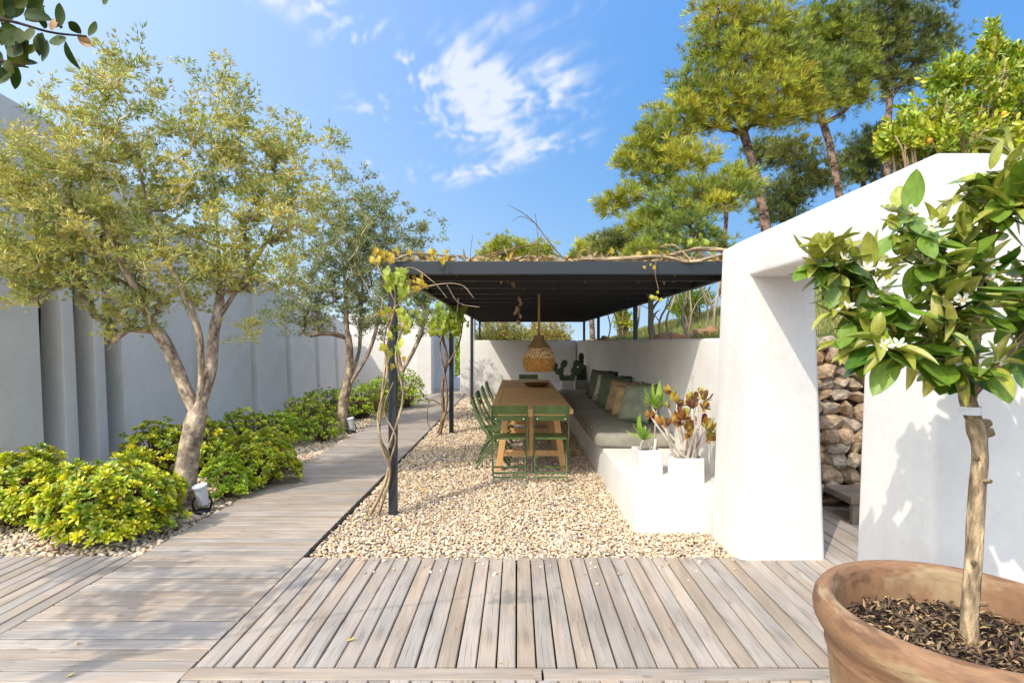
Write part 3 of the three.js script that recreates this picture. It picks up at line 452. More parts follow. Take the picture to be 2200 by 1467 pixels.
// curved pointed leaf (shared geometries): along +y, face towards +z
function leafGeo(len, wid, curl, fold, n = 6, tip = 1) {
  const pos = [], idx = [], uv = [];
  for (let i = 0; i <= n; i++) { const t = i / n, w = wid * Math.pow(Math.sin(Math.PI * Math.pow(t, tip) * 0.97 + 0.03), 0.85) * (i === n ? 0.02 : 1), a = curl * t, y = curl ? Math.sin(a) / curl * len : t * len, z = curl ? (1 - Math.cos(a)) / curl * len : 0; for (const s of [-1, -0.5, 0, 0.5, 1]) { pos.push(s * w / 2, y, z + Math.abs(s) * fold * w); uv.push(s * 0.5 + 0.5, t); } if (i < n) for (let k = 0; k < 4; k++) { const q = i * 5 + k; idx.push(q, q + 1, q + 5, q + 1, q + 6, q + 5); } }
  const g = new THREE.BufferGeometry(); g.setAttribute('position', new THREE.Float32BufferAttribute(pos, 3)); g.setAttribute('uv', new THREE.Float32BufferAttribute(uv, 2)); g.setIndex(idx); g.computeVertexNormals(); return g;
}
const up = V(0, 1, 0);
function aim(m, dir, face) { const y = dir.clone().normalize(), z = face.clone().addScaledVector(y, -face.dot(y)); if (z.lengthSq() < 1e-5) z.set(y.y, y.z, y.x).addScaledVector(y, -(y.y * y.x + y.z * y.y + y.x * y.z)); z.normalize(); const x = V().crossVectors(y, z); m.quaternion.setFromRotationMatrix(new THREE.Matrix4().makeBasis(x, y, z)); return m; }
const veinMap = (a, b, n = 9) => tex(128, 256, (u, v) => { const m = Math.abs(u - 0.5), rib = Math.exp(-m * m * 1800), side = Math.exp(-Math.pow(((v * n - m * 5) % 1 + 1) % 1 - 0.5, 2) * 60) * 0.4, k = clamp(rib + side * 0.6), s = 0.92 + (pf(u, v, 8, 4) - 0.5) * 0.3; return [0, 1, 2].map((i) => lerp(a[i], b[i], k) * s); });
M.leafLime = [[0.5, 0.62, 0.18], [0.42, 0.6, 0.2], [0.62, 0.7, 0.25]].map((c) => std([1, 1, 1], 0.5, { map: veinMap(c.map((x) => Math.min(0.9, x * 1.15)), c.map((x) => Math.min(1, x * 1.35))), transmission: 0.3, thickness: 0, side: THREE.DoubleSide }));
{
  const t = thing('potted_plant', 'young green leafy plant in the smaller white square pot on the bench end', 'plant', [1.155, 0.344, -5.05], 0.12), R = rng(91);
  squarePot(t, 0.215, 0.215, M.whitePot);
  const st = new Acc(), c = [0.5, 0.43, 0.34], low = path([V(-0.05, 0.16, 0), V(-0.06, 0.24, 0.01), V(-0.035, 0.29, 0.01)], 8), tall = path([V(0.05, 0.16, -0.02), V(0.075, 0.32, -0.01), V(0.07, 0.45, 0.02), V(0.085, 0.56, 0.02)], 10);
  st.tube(low, [0.008, 0.006], 6, c); st.tube(tall, [0.008, 0.006], 6, c); st.tube(path([V(0.045, 0.16, 0.04), V(0.06, 0.24, 0.04), V(0.07, 0.3, 0.03)], 8), [0.013, 0.018], 7, [0.6, 0.53, 0.45]); st.tube(path([V(0.0, 0.16, 0.05), V(0.01, 0.22, 0.05), V(-0.005, 0.27, 0.05)], 8), [0.006, 0.004], 6, c);
  st.build('stem', M.stem, t);
  const G = [leafGeo(0.17, 0.05, 0.5, 0.12, 7, 0.75), leafGeo(0.21, 0.045, 0.9, 0.14, 7, 0.7), leafGeo(0.14, 0.042, 0.2, 0.1, 7, 0.75)];
  const ros = (o, n, spread, s) => { for (let k = 0; k < n; k++) { const a = k * 2.4 + R() * 0.4, e = spread * (0.5 + R() * 0.7), d = V(Math.cos(a) * Math.sin(e), Math.cos(e), Math.sin(a) * Math.sin(e)), m = part('leaf', G[k % 3], M.leafLime[Math.floor(R() * 3)], t); aim(m, d, V(-Math.cos(a), 0.6, -Math.sin(a))); m.position.copy(o); m.scale.setScalar(s * (0.8 + R() * 0.4)); } };
  ros(low[8], 13, 1.2, 1.0); ros(tall[10], 15, 1.15, 1.2);
}
{
  const t = thing('potted_plant', 'dried plant with pale stems and rusty yellow rosettes in a white square pot', 'plant', [1.415, 0.344, -4.76], 0.02), R = rng(92);
  squarePot(t, 0.235, 0.205, M.whitePot);
  const stems = new Acc(), tips = [];
  for (let k = 0; k < 34; k++) {
    const a = k * 2.4 + R(), e = 0.12 + R() * 0.85, L = 0.22 + R() * 0.3, b = V((R() - 0.5) * 0.12, 0.15, (R() - 0.5) * 0.12), d = V(Math.cos(a) * Math.sin(e), Math.cos(e), Math.sin(a) * Math.sin(e)), m = b.clone().addScaledVector(d, L * 0.45).add(V((R() - 0.5) * 0.07, 0.03, (R() - 0.5) * 0.07)), tp = b.clone().addScaledVector(d, L).add(V(0, 0.05 + R() * 0.05, 0));
    if (tp.x > 0.13) tp.x = 0.05 + R() * 0.08; if (m.x > 0.11) m.x = 0.08;
    const q = path([b, m, tp], 10); stems.tube(q, (u) => lerp(0.014, 0.007, u) * (1 + 0.25 * Math.sin(u * 30)), 7, vary([0.62, 0.55, 0.47], R, 0.14), true, 0.25, k); tips.push([tp, q[10].clone().sub(q[8]).normalize(), R()]);
  }
  stems.build('stem', M.stem, t);
  const pet = [leafGeo(0.06, 0.03, 0.9, 0.12, 5, 1.6), leafGeo(0.05, 0.027, -0.5, 0.1, 5, 1.6), leafGeo(0.075, 0.028, 1.4, 0.16, 5, 1.5)];
  const cm = [[0.62, 0.36, 0.05], [0.55, 0.24, 0.04], [0.34, 0.12, 0.035], [0.66, 0.48, 0.08], [0.2, 0.08, 0.04], [0.6, 0.55, 0.1]].map((c) => std(c, 0.6, { map: greenMap, transmission: 0.25, thickness: 0, side: THREE.DoubleSide }));
  tips.forEach(([p, d, r], k) => { const base = Math.floor(r * cm.length), s = 0.95 + R() * 0.7, n = 9; for (let i = 0; i < n; i++) { const a = i * 2.4, e = 0.5 + (i / n) * 0.95, x = perp(d, R), m = part('dried_leaf', pet[i % 3], cm[R() < 0.65 ? base : Math.floor(R() * cm.length)], t), dir = d.clone().multiplyScalar(Math.cos(e)).addScaledVector(x, Math.sin(e)); aim(m, dir, d); m.position.copy(p).addScaledVector(x, -0.003); m.scale.setScalar(s); } });
}
{
  const t = thing('potted_cactus', 'prickly pear cactus in a pale pot at the far bench end', 'cactus', [1.2, 0.344, -13.7], 0.1), R = rng(93), mat = std([0.09, 0.14, 0.06], 0.6, { map: greenMap });
  squarePot(t, 0.28, 0.24, std([0.55, 0.52, 0.48], 0.8, { map: plasterMap }));
  const pad = () => { const g = new THREE.SphereGeometry(1, 14, 10); g.scale(0.075, 0.105, 0.02).translate(0, 0.1, 0); return g; }; const pg = pad();
  let nodes = [[V(0, 0.2, 0), V(0.1, 1, 0)], [V(-0.06, 0.2, 0), V(-0.5, 1, 0.1)], [V(0.06, 0.2, 0.02), V(0.6, 1, 0)]];
  for (let gen = 0; gen < 3; gen++) { const next = []; for (const [p, d] of nodes) { const m = part('pad', pg, mat, t); aim(m, d, V(R() - 0.5, 0.1, 1)); m.position.copy(p); const s = 0.8 + R() * 0.35; m.scale.setScalar(s); const tip = p.clone().addScaledVector(d.clone().normalize(), 0.185 * s); for (const s2 of [-1, 1]) if (R() < 0.86) next.push([tip, d.clone().normalize().add(V(s2 * (0.3 + R() * 0.5), 0.1, (R() - 0.5) * 0.5))]); } nodes = next; }
}
{
  const t = thing('potted_cactus', 'tall dark column cactus in a grey pot in the wall corner', 'cactus', [1.56, 0.344, -13.9], 0.05), mat = std([0.035, 0.055, 0.03], 0.6, { map: greenMap });
  squarePot(t, 0.26, 0.24, std([0.3, 0.3, 0.28], 0.8, { map: plasterMap }));
  const col = (h, r, x, z) => { const pos = [], idx = [], n = 40, m = 16; for (let j = 0; j <= m; j++) { const v = j / m, q = r * (v > 0.8 ? Math.sqrt(Math.max(0, 1 - ((v - 0.8) / 0.2) ** 2)) : 0.9 + 0.1 * Math.sin(v * 6)); for (let i = 0; i <= n; i++) { const a = i / n * 6.2832, k = q * (1 + 0.14 * Math.cos(a * 9)); pos.push(x + Math.cos(a) * k, 0.19 + v * h, z + Math.sin(a) * k); if (i < n && j < m) { const b = j * (n + 1) + i; idx.push(b, b + n + 1, b + 1, b + 1, b + n + 1, b + n + 2); } } } const g = new THREE.BufferGeometry(); g.setAttribute('position', new THREE.Float32BufferAttribute(pos, 3)); g.setIndex(idx); g.computeVertexNormals(); return boxUV(g, 1); };
  part('column', col(0.72, 0.065, 0.01, 0), mat, t); part('column', col(0.42, 0.05, 0.09, 0.03), mat, t); part('column', col(0.18, 0.05, -0.07, 0.05), mat, t);
}
// ------------------------------------------------------------------ trees
// skeleton grown towards points spread through the crown: every point is joined to the nearest branch already there
function grow(limbs, targets, R, sag = 0.1, seg = 0.16) {
  const nodes = [], chains = [];
  const add = (p, parent) => { nodes.push({ p, parent, n: 0 }); return nodes.length - 1; };
  limbs.forEach((pts, k) => { let par = -1; if (k) { let best = 1e9; nodes.forEach((q, i) => { const d = q.p.distanceToSquared(pts[0]); if (d < best) { best = d; par = i; } }); } const ids = par >= 0 ? [par] : []; const from = par >= 0 ? 1 : 0; const c = path(pts, Math.max(4, pts.length * 3)); for (let i = from; i < c.length; i++) { par = add(c[i], par); ids.push(par); } chains.push({ ids, limb: k + 1 }); });
  let start = 4; if (limbs.length > 1) { let best = 1e9; for (let i = 0; i <= Math.max(4, limbs[0].length * 3); i++) { const q = nodes[i].p.distanceTo(limbs[1][0]); if (q < best) { best = q; start = i; } } } const root = nodes[start].p;
  targets.sort((a, b) => a.distanceToSquared(root) - b.distanceToSquared(root));
  for (const t of targets) {
    let best = 1e9, bi = start; for (let i = start; i < nodes.length; i++) { const q = nodes[i].p, dy = t.y - q.y, d = q.distanceTo(t) * (dy < 0 ? 1.35 : 1); if (d < best) { best = d; bi = i; } }
    const a = nodes[bi].p, L = a.distanceTo(t), n = Math.max(2, Math.ceil(L / seg)), ids = [bi], off = randDir(R).multiplyScalar(L * 0.14); let par = bi;
    for (let k = 1; k <= n; k++) { const u = k / n, p = a.clone().lerp(t, u).addScaledVector(off, Math.sin(u * Math.PI)); p.y += Math.sin(u * Math.PI) * L * sag; if (k < n) p.add(randDir(R).multiplyScalar(seg * 0.08)); par = add(p, par); ids.push(par); }
    chains.push({ ids, tip: true });
  }
  const tips = chains.filter((c) => c.tip); for (const c of tips) { let i = c.ids[c.ids.length - 1]; while (i >= 0) { nodes[i].n++; i = nodes[i].parent; } }
  return { nodes, chains };
}
const inBlob = (c, r, R, shell = 0.5) => { const d = randDir(R), k = Math.pow(R(), shell * 0.7); return V(c.x + d.x * r[0] * k, c.y + d.y * r[1] * k, c.z + d.z * r[2] * k); };
function woodOf(tree, skel, bark, cols, r0, pw, mat, seed, minR = 0.0028) {
  const acc = new Acc(), tw = new Acc(), R = rng(seed), total = Math.max(1, skel.nodes[0].n), rad = (i) => Math.max(minR, r0 * Math.pow(Math.max(1, skel.nodes[i].n) / total, pw));
  for (const c of skel.chains) {
    const pts = c.ids.map((i) => skel.nodes[i].p); if (pts.length < 2) continue;
    const a = rad(c.limb ? c.ids[Math.min(1, c.ids.length - 1)] : c.ids[1]), n = c.ids.length;
    const f = (t) => { const i = c.ids[Math.round(t * (n - 1))], bare = skel.nodes[i].n === 0 ? 0.45 * lerp(1, 0.3, t) : 1; return c.limb === 1 ? rad(i) * (1 + 0.3 * Math.exp(-t * 9)) * (1 - 0.45 * smooth(0.86, 1, t)) : Math.min(a, rad(i)) * bare * (c.limb ? 1 + 0.12 * Math.exp(-t * 12) : 1); };
    if (c.limb) acc.tube(pts, f, 12, vary(cols[0], R, 0.06), true, 0.13, seed); else (a > 0.012 ? acc : tw).tube(pts, f, a > 0.012 ? 7 : 4, vary(a > 0.012 ? cols[0] : cols[1], R, 0.15), false);
  }
  acc.build('trunk', mat, tree); if (tw.n) { const m = tw.build('twigs', M.stem, tree); m.userData.kind = 'stuff'; }
}
function oliveTree(label, limbs, blobs, n, perTip, seed, cols, leafLen, r0) {
  const t = thing('olive_tree', label, 'tree', [0, 0, 0], 0, 'slender trees along the boardwalk'), R = rng(seed), targets = [];
  const vol = blobs.map((b) => b[3] * b[4] * (b[5] ?? b[3])), sum = vol.reduce((a, b) => a + b, 0);
  blobs.forEach(([px, py, d, rx, ry, rz], i) => { const c = at(px, py, d), k = d / 1220; for (let q = 0; q < Math.round(n * vol[i] / sum); q++) targets.push(inBlob(c, [rx * k, ry * k, (rz ?? rx) * k], R, 0.75)); });
  const sk = grow(limbs, targets, R, 0.06);
  woodOf(t, sk, null, [[1.0, 0.88, 0.74], [0.72, 0.56, 0.3]], r0, 0.6, M.barkOlive, seed);
  const acc = new Acc();
  for (const c of sk.chains) {
    if (!c.tip) continue; const pts = c.ids.map((i) => sk.nodes[i].p), tone = cols[Math.floor(R() * cols.length)], L = pts.length;
    for (let q = 0; q < perTip; q++) {
      const u = 1 - Math.pow(R(), 1.5) * 0.9, f = u * (L - 1), i = Math.min(L - 2, Math.floor(f)), p = pts[i].clone().lerp(pts[i + 1], f - i), tg = pts[i + 1].clone().sub(pts[i]).normalize();
      // short side shoots carry whorls of narrow leaves
      const so = randDir(R); so.y = so.y * 0.6 + 0.35; so.normalize(); p.addScaledVector(so, R() * 0.1);
      const nl = 3 + Math.floor(R() * 4); for (let k = 0; k < nl; k++) { const d = tg.clone().multiplyScalar(0.5).add(so).addScaledVector(randDir(R), 0.75); d.normalize(); acc.leaf(p, d, perp(d, R), leafLen * (0.6 + R() * 0.7), leafLen * 0.19, 0.25, vary(R() < 0.04 ? [0.5, 0.33, 0.03] : tone, R, 0.22)); }
    }
  }
  const m = acc.build('crown', M.leafOlive, t); m.userData.kind = 'stuff';
}
const oliveTones = [[0.58, 0.58, 0.13], [0.68, 0.63, 0.13], [0.46, 0.52, 0.13], [0.76, 0.68, 0.18], [0.62, 0.6, 0.2], [0.36, 0.42, 0.1]];
oliveTree('slender tree with forked pale trunk nearest the deck, beside the spotlight',
  [[at(395, 1090, 5.15), at(398, 1020, 5.15), at(412, 940, 5.15), at(424, 890, 5.15), at(452, 800, 5.2), at(458, 720, 5.25), at(472, 650, 5.3), at(470, 540, 5.3), at(460, 400, 5.3), at(450, 250, 5.3)], [at(424, 890, 5.15), at(395, 830, 5.15), at(362, 750, 5.1), at(325, 690, 5.05), at(290, 620, 4.9), at(250, 540, 4.8), at(215, 430, 4.75)], [at(426, 880, 5.15), at(432, 800, 5.1), at(428, 720, 5.0), at(400, 640, 4.9), at(340, 520, 4.9), at(290, 330, 5.0)], [at(466, 690, 5.25), at(510, 620, 5.4), at(570, 520, 5.5), at(620, 400, 5.5)]],
  [[270, 150, 5.0, 90, 100, 80], [230, 260, 4.9, 140, 110, 110], [90, 380, 4.6, 170, 150, 120], [170, 530, 4.7, 190, 130, 130], [60, 560, 4.5, 130, 100, 110], [330, 430, 5.1, 130, 150, 130], [470, 200, 5.2, 80, 110, 90], [480, 330, 5.3, 130, 120, 120], [590, 340, 5.4, 110, 120, 110], [640, 420, 5.4, 90, 110, 90], [520, 480, 5.3, 150, 110, 120], [420, 580, 5.1, 150, 90, 120], [300, 640, 5.0, 110, 70, 90], [230, 690, 4.9, 60, 70, 60], [540, 700, 5.3, 60, 50, 50], [560, 590, 5.4, 110, 70, 90], [700, 330, 5.3, 45, 80, 50]],
  1150, 18, 101, oliveTones, 0.05, 0.086);
oliveTree('multi stemmed tree with dense grey green crown, second along the boardwalk',
  [[at(738, 920, 9.7), at(736, 880, 9.7), at(744, 838, 9.7), at(768, 800, 9.7), at(795, 750, 9.7), at(812, 690, 9.7), at(825, 600, 9.7), at(830, 500, 9.7)], [at(744, 838, 9.7), at(752, 770, 9.7), at(745, 700, 9.7), at(740, 600, 9.7), at(730, 520, 9.7)], [at(748, 820, 9.7), at(770, 760, 9.9), at(775, 690, 9.9), at(780, 580, 9.9)]],
  [[760, 430, 9.7, 80, 80, 80], [820, 480, 9.8, 80, 70, 80], [710, 520, 9.6, 110, 90, 100], [820, 580, 9.8, 110, 80, 100], [720, 640, 9.6, 130, 70, 110], [640, 680, 9.4, 80, 50, 70], [920, 490, 9.9, 50, 40, 50], [880, 520, 9.9, 60, 50, 50], [800, 690, 9.7, 90, 45, 80], [660, 590, 9.4, 80, 70, 70], [780, 520, 9.7, 120, 100, 110]],
  820, 27, 102, [[0.32, 0.38, 0.15], [0.4, 0.43, 0.18], [0.25, 0.3, 0.11], [0.46, 0.48, 0.2]], 0.05, 0.08);
oliveTree('smaller tree farthest along the boardwalk, behind the vine covered post',
  [[at(856, 862, 14.2), at(858, 830, 14.2), at(862, 800, 14.2), at(850, 740, 14.2), at(840, 670, 14.2)], [at(862, 800, 14.2), at(885, 760, 14.2), at(905, 715, 14.2), at(915, 670, 14.2)]],
  [[880, 620, 14.2, 80, 60, 80], [920, 660, 14.2, 60, 40, 60], [840, 640, 14, 70, 60, 70], [890, 690, 14.2, 70, 40, 60]],
  260, 20, 103, [[0.3, 0.36, 0.12], [0.38, 0.42, 0.15]], 0.065, 0.075);
// ------------------------------------------------------------------ shrubs
function shrub(label, px, py, d, r, h, rosettes, len, seed, tones) {
  const c = at(px, py, d), t = thing('rounded_shrub', label, 'shrub', [c.x, 0, c.z], 0, 'bright green shrubs along the tall wall'), R = rng(seed), acc = new Acc(), st = new Acc(), ss = 0.85 + R() * 0.3;
  for (let k = 0; k < rosettes; k++) {
    const a = R() * 6.283, e = Math.acos(1 - R() * 1.12), lump = 0.96 + 0.36 * noise.noise(Math.cos(a) * 1.7 + seed, e * 1.7, Math.sin(a) * 1.7), q = (0.72 + 0.3 * Math.sqrt(R())) * lump;
    const p = V(Math.cos(a) * Math.sin(e) * r * q * ss, Math.max(0.04, Math.cos(e) * h * 0.78 * q + h * 0.2), Math.sin(a) * Math.sin(e) * r * q / ss), ax = V(p.x / r, 0.75 + p.y / h * 0.5, p.z / r).addScaledVector(randDir(R), 0.45).normalize();
    if (k % 3 === 0) st.tube(path([V((R() - 0.5) * r * 0.5, -0.04, (R() - 0.5) * r * 0.5), p.clone().multiplyScalar(0.55).add(V(0, 0.06, 0)), p.clone().addScaledVector(ax, -0.01)], 6), [0.008, 0.003], 4, vary([0.2, 0.13, 0.07], R, 0.25), false);
    const tone = vary(tones[Math.floor(R() * tones.length)], R, 0.15), n = 9 + Math.floor(R() * 5), x = perp(ax, R), y = V().crossVectors(ax, x), s = len * (0.75 + R() * 0.5);
    for (let i = 0; i < n; i++) { const an = i * 2.4, f = i / n, el = 0.25 + f * 1.15, dir = ax.clone().multiplyScalar(Math.cos(el)).addScaledVector(x, Math.cos(an) * Math.sin(el)).addScaledVector(y, Math.sin(an) * Math.sin(el)), nr = ax.clone().addScaledVector(dir, -ax.dot(dir)).normalize(); acc.leaf(p, dir, nr, s * (0.65 + 0.4 * f), s * 0.36, 0.16, vary(R() < 0.02 ? [0.4, 0.25, 0.08] : i < n * 0.25 ? [tone[0] * 1.08, tone[1] * 1.05, tone[2]] : tone, R, 0.14), len > 0.045); }
  }
  st.build('stems', M.stem, t); const m = acc.build('foliage', M.leafShrub, t); m.userData.kind = 'stuff';
}
const bright = [[0.66, 0.68, 0.03], [0.5, 0.58, 0.03], [0.78, 0.74, 0.045], [0.26, 0.37, 0.035], [0.56, 0.57, 0.03], [0.36, 0.46, 0.04]], deep = [[0.46, 0.6, 0.035], [0.34, 0.5, 0.03], [0.56, 0.66, 0.04]];
[['bright green shrub cut by the left edge of the picture', 40, 1090, 4.8, 0.4, 0.58, 480, 0.064, bright], ['large bright shrub in front of the slender tree, overhanging the deck edge', 240, 1150, 4.45, 0.47, 0.6, 760, 0.066, bright], ['small bright shrub between the edge shrub and the large one', 130, 1100, 4.7, 0.26, 0.46, 240, 0.064, bright],
  ['yellow green shrub behind the forked trunk below the wall slots', 335, 1010, 6.35, 0.38, 0.6, 430, 0.058, bright], ['green shrub right behind the forked trunk', 440, 1010, 6.7, 0.38, 0.6, 420, 0.058, bright], ['lush shrub right of the forked trunk at the path edge', 555, 1040, 6.05, 0.37, 0.54, 500, 0.058, bright], ['low shrub at the path edge just behind the spotlight', 490, 1040, 5.55, 0.24, 0.36, 120, 0.062, deep], ['small shrub behind the lush one at the path edge', 580, 985, 6.9, 0.3, 0.46, 150, 0.06, bright],
  ['shrub against the wall left of the second slot group', 520, 940, 8.1, 0.45, 0.52, 330, 0.06, bright], ['green shrub halfway along the wall', 600, 940, 8.4, 0.45, 0.48, 320, 0.058, deep], ['round shrub against the wall halfway along', 655, 910, 9.6, 0.5, 0.58, 330, 0.056, bright], ['little shrub at the path edge left of the second tree', 692, 950, 8.75, 0.28, 0.4, 130, 0.05, deep],
  ['shrub behind the second tree trunk', 700, 895, 10.9, 0.55, 0.65, 330, 0.056, deep], ['shrub right of the second tree trunk', 775, 890, 11.4, 0.55, 0.72, 360, 0.055, deep], ['dark shrub behind the vine covered post', 815, 880, 12.4, 0.55, 0.78, 360, 0.055, deep], ['last dark green shrub before the gate', 868, 872, 13.1, 0.52, 0.86, 380, 0.055, deep]]
  .forEach(([label, px, py, d, r, h, n, len, tones], i) => shrub(label, px, py, d, r, h, n, len, 200 + i, tones));
// ------------------------------------------------------------------ pines and far trees
function pine(name, label, limbs, pads, seed, tones, dens = 1, nl = 0.17, r0 = 0.13, group = 'pine trees on the hillside') {
  const t = thing(name, label, 'tree', [0, 0, 0], 0, group), R = rng(seed), acc = new Acc(), targets = [], tufts = [];
  for (const [px, py, d, rx, ry] of pads) {
    const c = at(px, py, d), k = d / 1220, n = Math.round(dens * 560 * Math.sqrt((rx * k) * (ry * k)) * (rx * k + 0.3)); const tone = tones[Math.floor(R() * tones.length)];
    for (let i = 0; i < Math.max(3, n / 80); i++) targets.push(inBlob(c, [rx * k * 0.8, ry * k * 0.5, rx * k * 0.7], R));
    for (let i = 0; i < n; i++) { const dd = randDir(R), q = 0.35 + 0.7 * Math.sqrt(R()), lump = 0.92 + 0.95 * noise.noise(dd.x * 2.6 + px, dd.y * 2.6, dd.z * 2.6 + py); const p = V(c.x + dd.x * rx * k * q * lump, c.y + dd.y * ry * k * q * lump, c.z + dd.z * rx * k * 0.8 * q * lump); tufts.push([p, V(dd.x * 0.7, 0.55 + dd.y * 0.5, dd.z * 0.7).normalize(), tone]); }
  }
  const sk = grow(limbs, targets, R, 0.04, 0.3);
  woodOf(t, sk, null, [[0.55, 0.46, 0.38], [0.34, 0.28, 0.23]], r0, 0.42, M.barkPine, seed, 0.009);
  for (const [p, ax, tone] of tufts) { const col = vary(tone, R, 0.4), n = 12 + Math.floor(R() * 6); for (let i = 0; i < n; i++) { const d = ax.clone().addScaledVector(randDir(R), 0.8).normalize(); acc.leaf(p, d, perp(d, R), nl * (0.7 + R() * 0.7), nl * 0.085, 0.1, col); } }
  const m = acc.build('crown', M.leafPine, t); m.userData.kind = 'stuff';
}
const pt = [[0.44, 0.46, 0.04], [0.34, 0.39, 0.035], [0.54, 0.52, 0.05], [0.26, 0.33, 0.04]], pd = [[0.24, 0.28, 0.055], [0.3, 0.32, 0.06], [0.19, 0.23, 0.05]];
pine('pine_tree', 'tall pine with bare leaning trunk rising above the doorway wall', [[at(1662, 600, 12), at(1645, 485, 12), at(1625, 380, 12), at(1592, 260, 12), at(1575, 150, 12), at(1580, 50, 12)], [at(1600, 290, 12), at(1540, 270, 11.8), at(1470, 290, 11.6), at(1400, 330, 11.5)], [at(1600, 280, 12), at(1660, 230, 12), at(1720, 200, 12)], [at(1625, 385, 12), at(1560, 390, 11.6), at(1500, 430, 11.3), at(1430, 470, 11.2)]],
  [[1560, 30, 12, 75, 55], [1640, 60, 12, 80, 50], [1530, 110, 12, 60, 45], [1610, 130, 11.8, 90, 45], [1690, 120, 12, 60, 45], [1500, 190, 11.8, 60, 45], [1570, 205, 11.6, 80, 42], [1660, 190, 11.8, 85, 45], [1740, 170, 12, 50, 40], [1470, 245, 11.6, 60, 38], [1540, 255, 11.7, 60, 30], [1650, 250, 11.7, 70, 30], [1715, 240, 12, 55, 32], [1420, 290, 11.5, 55, 38], [1380, 330, 11.5, 45, 36], [1350, 350, 11.4, 30, 28], [1440, 340, 11.4, 45, 32], [1480, 340, 11, 55, 38], [1405, 385, 11.4, 45, 35], [1310, 440, 11.2, 32, 26], [1350, 425, 11.2, 30, 26], [1500, 420, 10.8, 75, 30], [1570, 390, 10.8, 55, 28], [1440, 460, 10.8, 60, 34], [1390, 480, 10.9, 45, 30]], 301, pt, 1.15, 0.15, 0.1);
pine('pine_tree', 'pine with a thinner crooked trunk right of the tall pine', [[at(1820, 520, 14), at(1800, 400, 14), at(1780, 300, 14), at(1760, 230, 14), at(1775, 130, 14), at(1790, 40, 14)], [at(1770, 270, 14), at(1830, 220, 14), at(1850, 120, 14)]],
  [[1780, 40, 14, 60, 50], [1740, 90, 14, 55, 45], [1820, 90, 14, 60, 45], [1770, 150, 13.8, 65, 40], [1840, 150, 14, 50, 40], [1750, 215, 13.8, 60, 35], [1830, 210, 14, 45, 30]], 302, pt, 1.05, 0.16, 0.085);
pine('pine_tree', 'airy pine farthest right, its crown against open sky', [[at(1905, 420, 16), at(1908, 280, 16), at(1912, 180, 16), at(1900, 60, 16), at(1905, -40, 16)], [at(1910, 220, 16), at(1960, 140, 16), at(2010, 80, 16)]],
  [[1900, 20, 16, 80, 50], [1970, 60, 16, 65, 50], [2020, 90, 16, 40, 45], [1900, 90, 16, 60, 40], [1950, 130, 16, 60, 35], [1870, 160, 16, 40, 30], [1860, 60, 16, 50, 50], [1930, 180, 16, 45, 25]], 303, pd, 0.85, 0.17, 0.085);
pine('pine_tree', 'young pine with thin trunk just behind the pergola roof corner', [[at(1555, 640, 10.4), at(1556, 530, 10.4), at(1560, 450, 10.4), at(1550, 420, 10.4)]],
  [[1540, 440, 10.4, 55, 25], [1590, 410, 10.4, 40, 22], [1480, 480, 10.2, 50, 28], [1420, 510, 10.2, 45, 28], [1520, 520, 10.3, 50, 26], [1460, 540, 10, 60, 25], [1380, 540, 10, 40, 22]], 304, pt, 1.1, 0.13, 0.06);
pine('pine_tree', 'dark bushy pine in the gap between the two pine trunks', [[at(1700, 560, 17), at(1705, 420, 17), at(1700, 320, 17)]], [[1700, 330, 17, 65, 30], [1740, 380, 17, 55, 35], [1690, 420, 17, 60, 35], [1670, 460, 17, 50, 30], [1640, 330, 17.5, 40, 30]], 305, pd, 0.9, 0.18, 0.08);
pine('pine_tree', 'dark pine behind the lemon tree, low above the wall slope', [[at(1850, 520, 18), at(1855, 400, 18), at(1860, 330, 18)]], [[1860, 330, 18, 50, 40], [1820, 370, 18, 40, 35], [1890, 360, 18, 50, 40], [1900, 300, 18, 50, 35]], 306, pd, 0.9, 0.18, 0.08);
for (const [label, px, py, d, s, tn] of [['rounded pine top above the left half of the pergola roof', 1085, 545, 30, 46, pt], ['lower pine top right of the rounded one above the roof', 1145, 555, 31, 42, pt], ['pine top above the middle of the pergola roof', 1270, 545, 27, 40, pt], ['darker pine top above the right half of the pergola roof', 1330, 530, 24, 48, pd]])
  pine('pine_tree', label, [[at(px + 4, 740, d), at(px, 660, d), at(px, py, d)]], [[px, py - 12, d, s, s * 0.5], [px - s * 0.6, py + 12, d, s * 0.7, s * 0.4], [px + s * 0.6, py + 10, d, s * 0.7, s * 0.42], [px, py + 45, d, s, s * 0.5], [px - s * 0.4, py + 85, d, s * 0.9, s * 0.5], [px + s * 0.5, py + 80, d, s * 0.9, s * 0.5]], 310 + px, tn, 0.42, 0.28, 0.12);
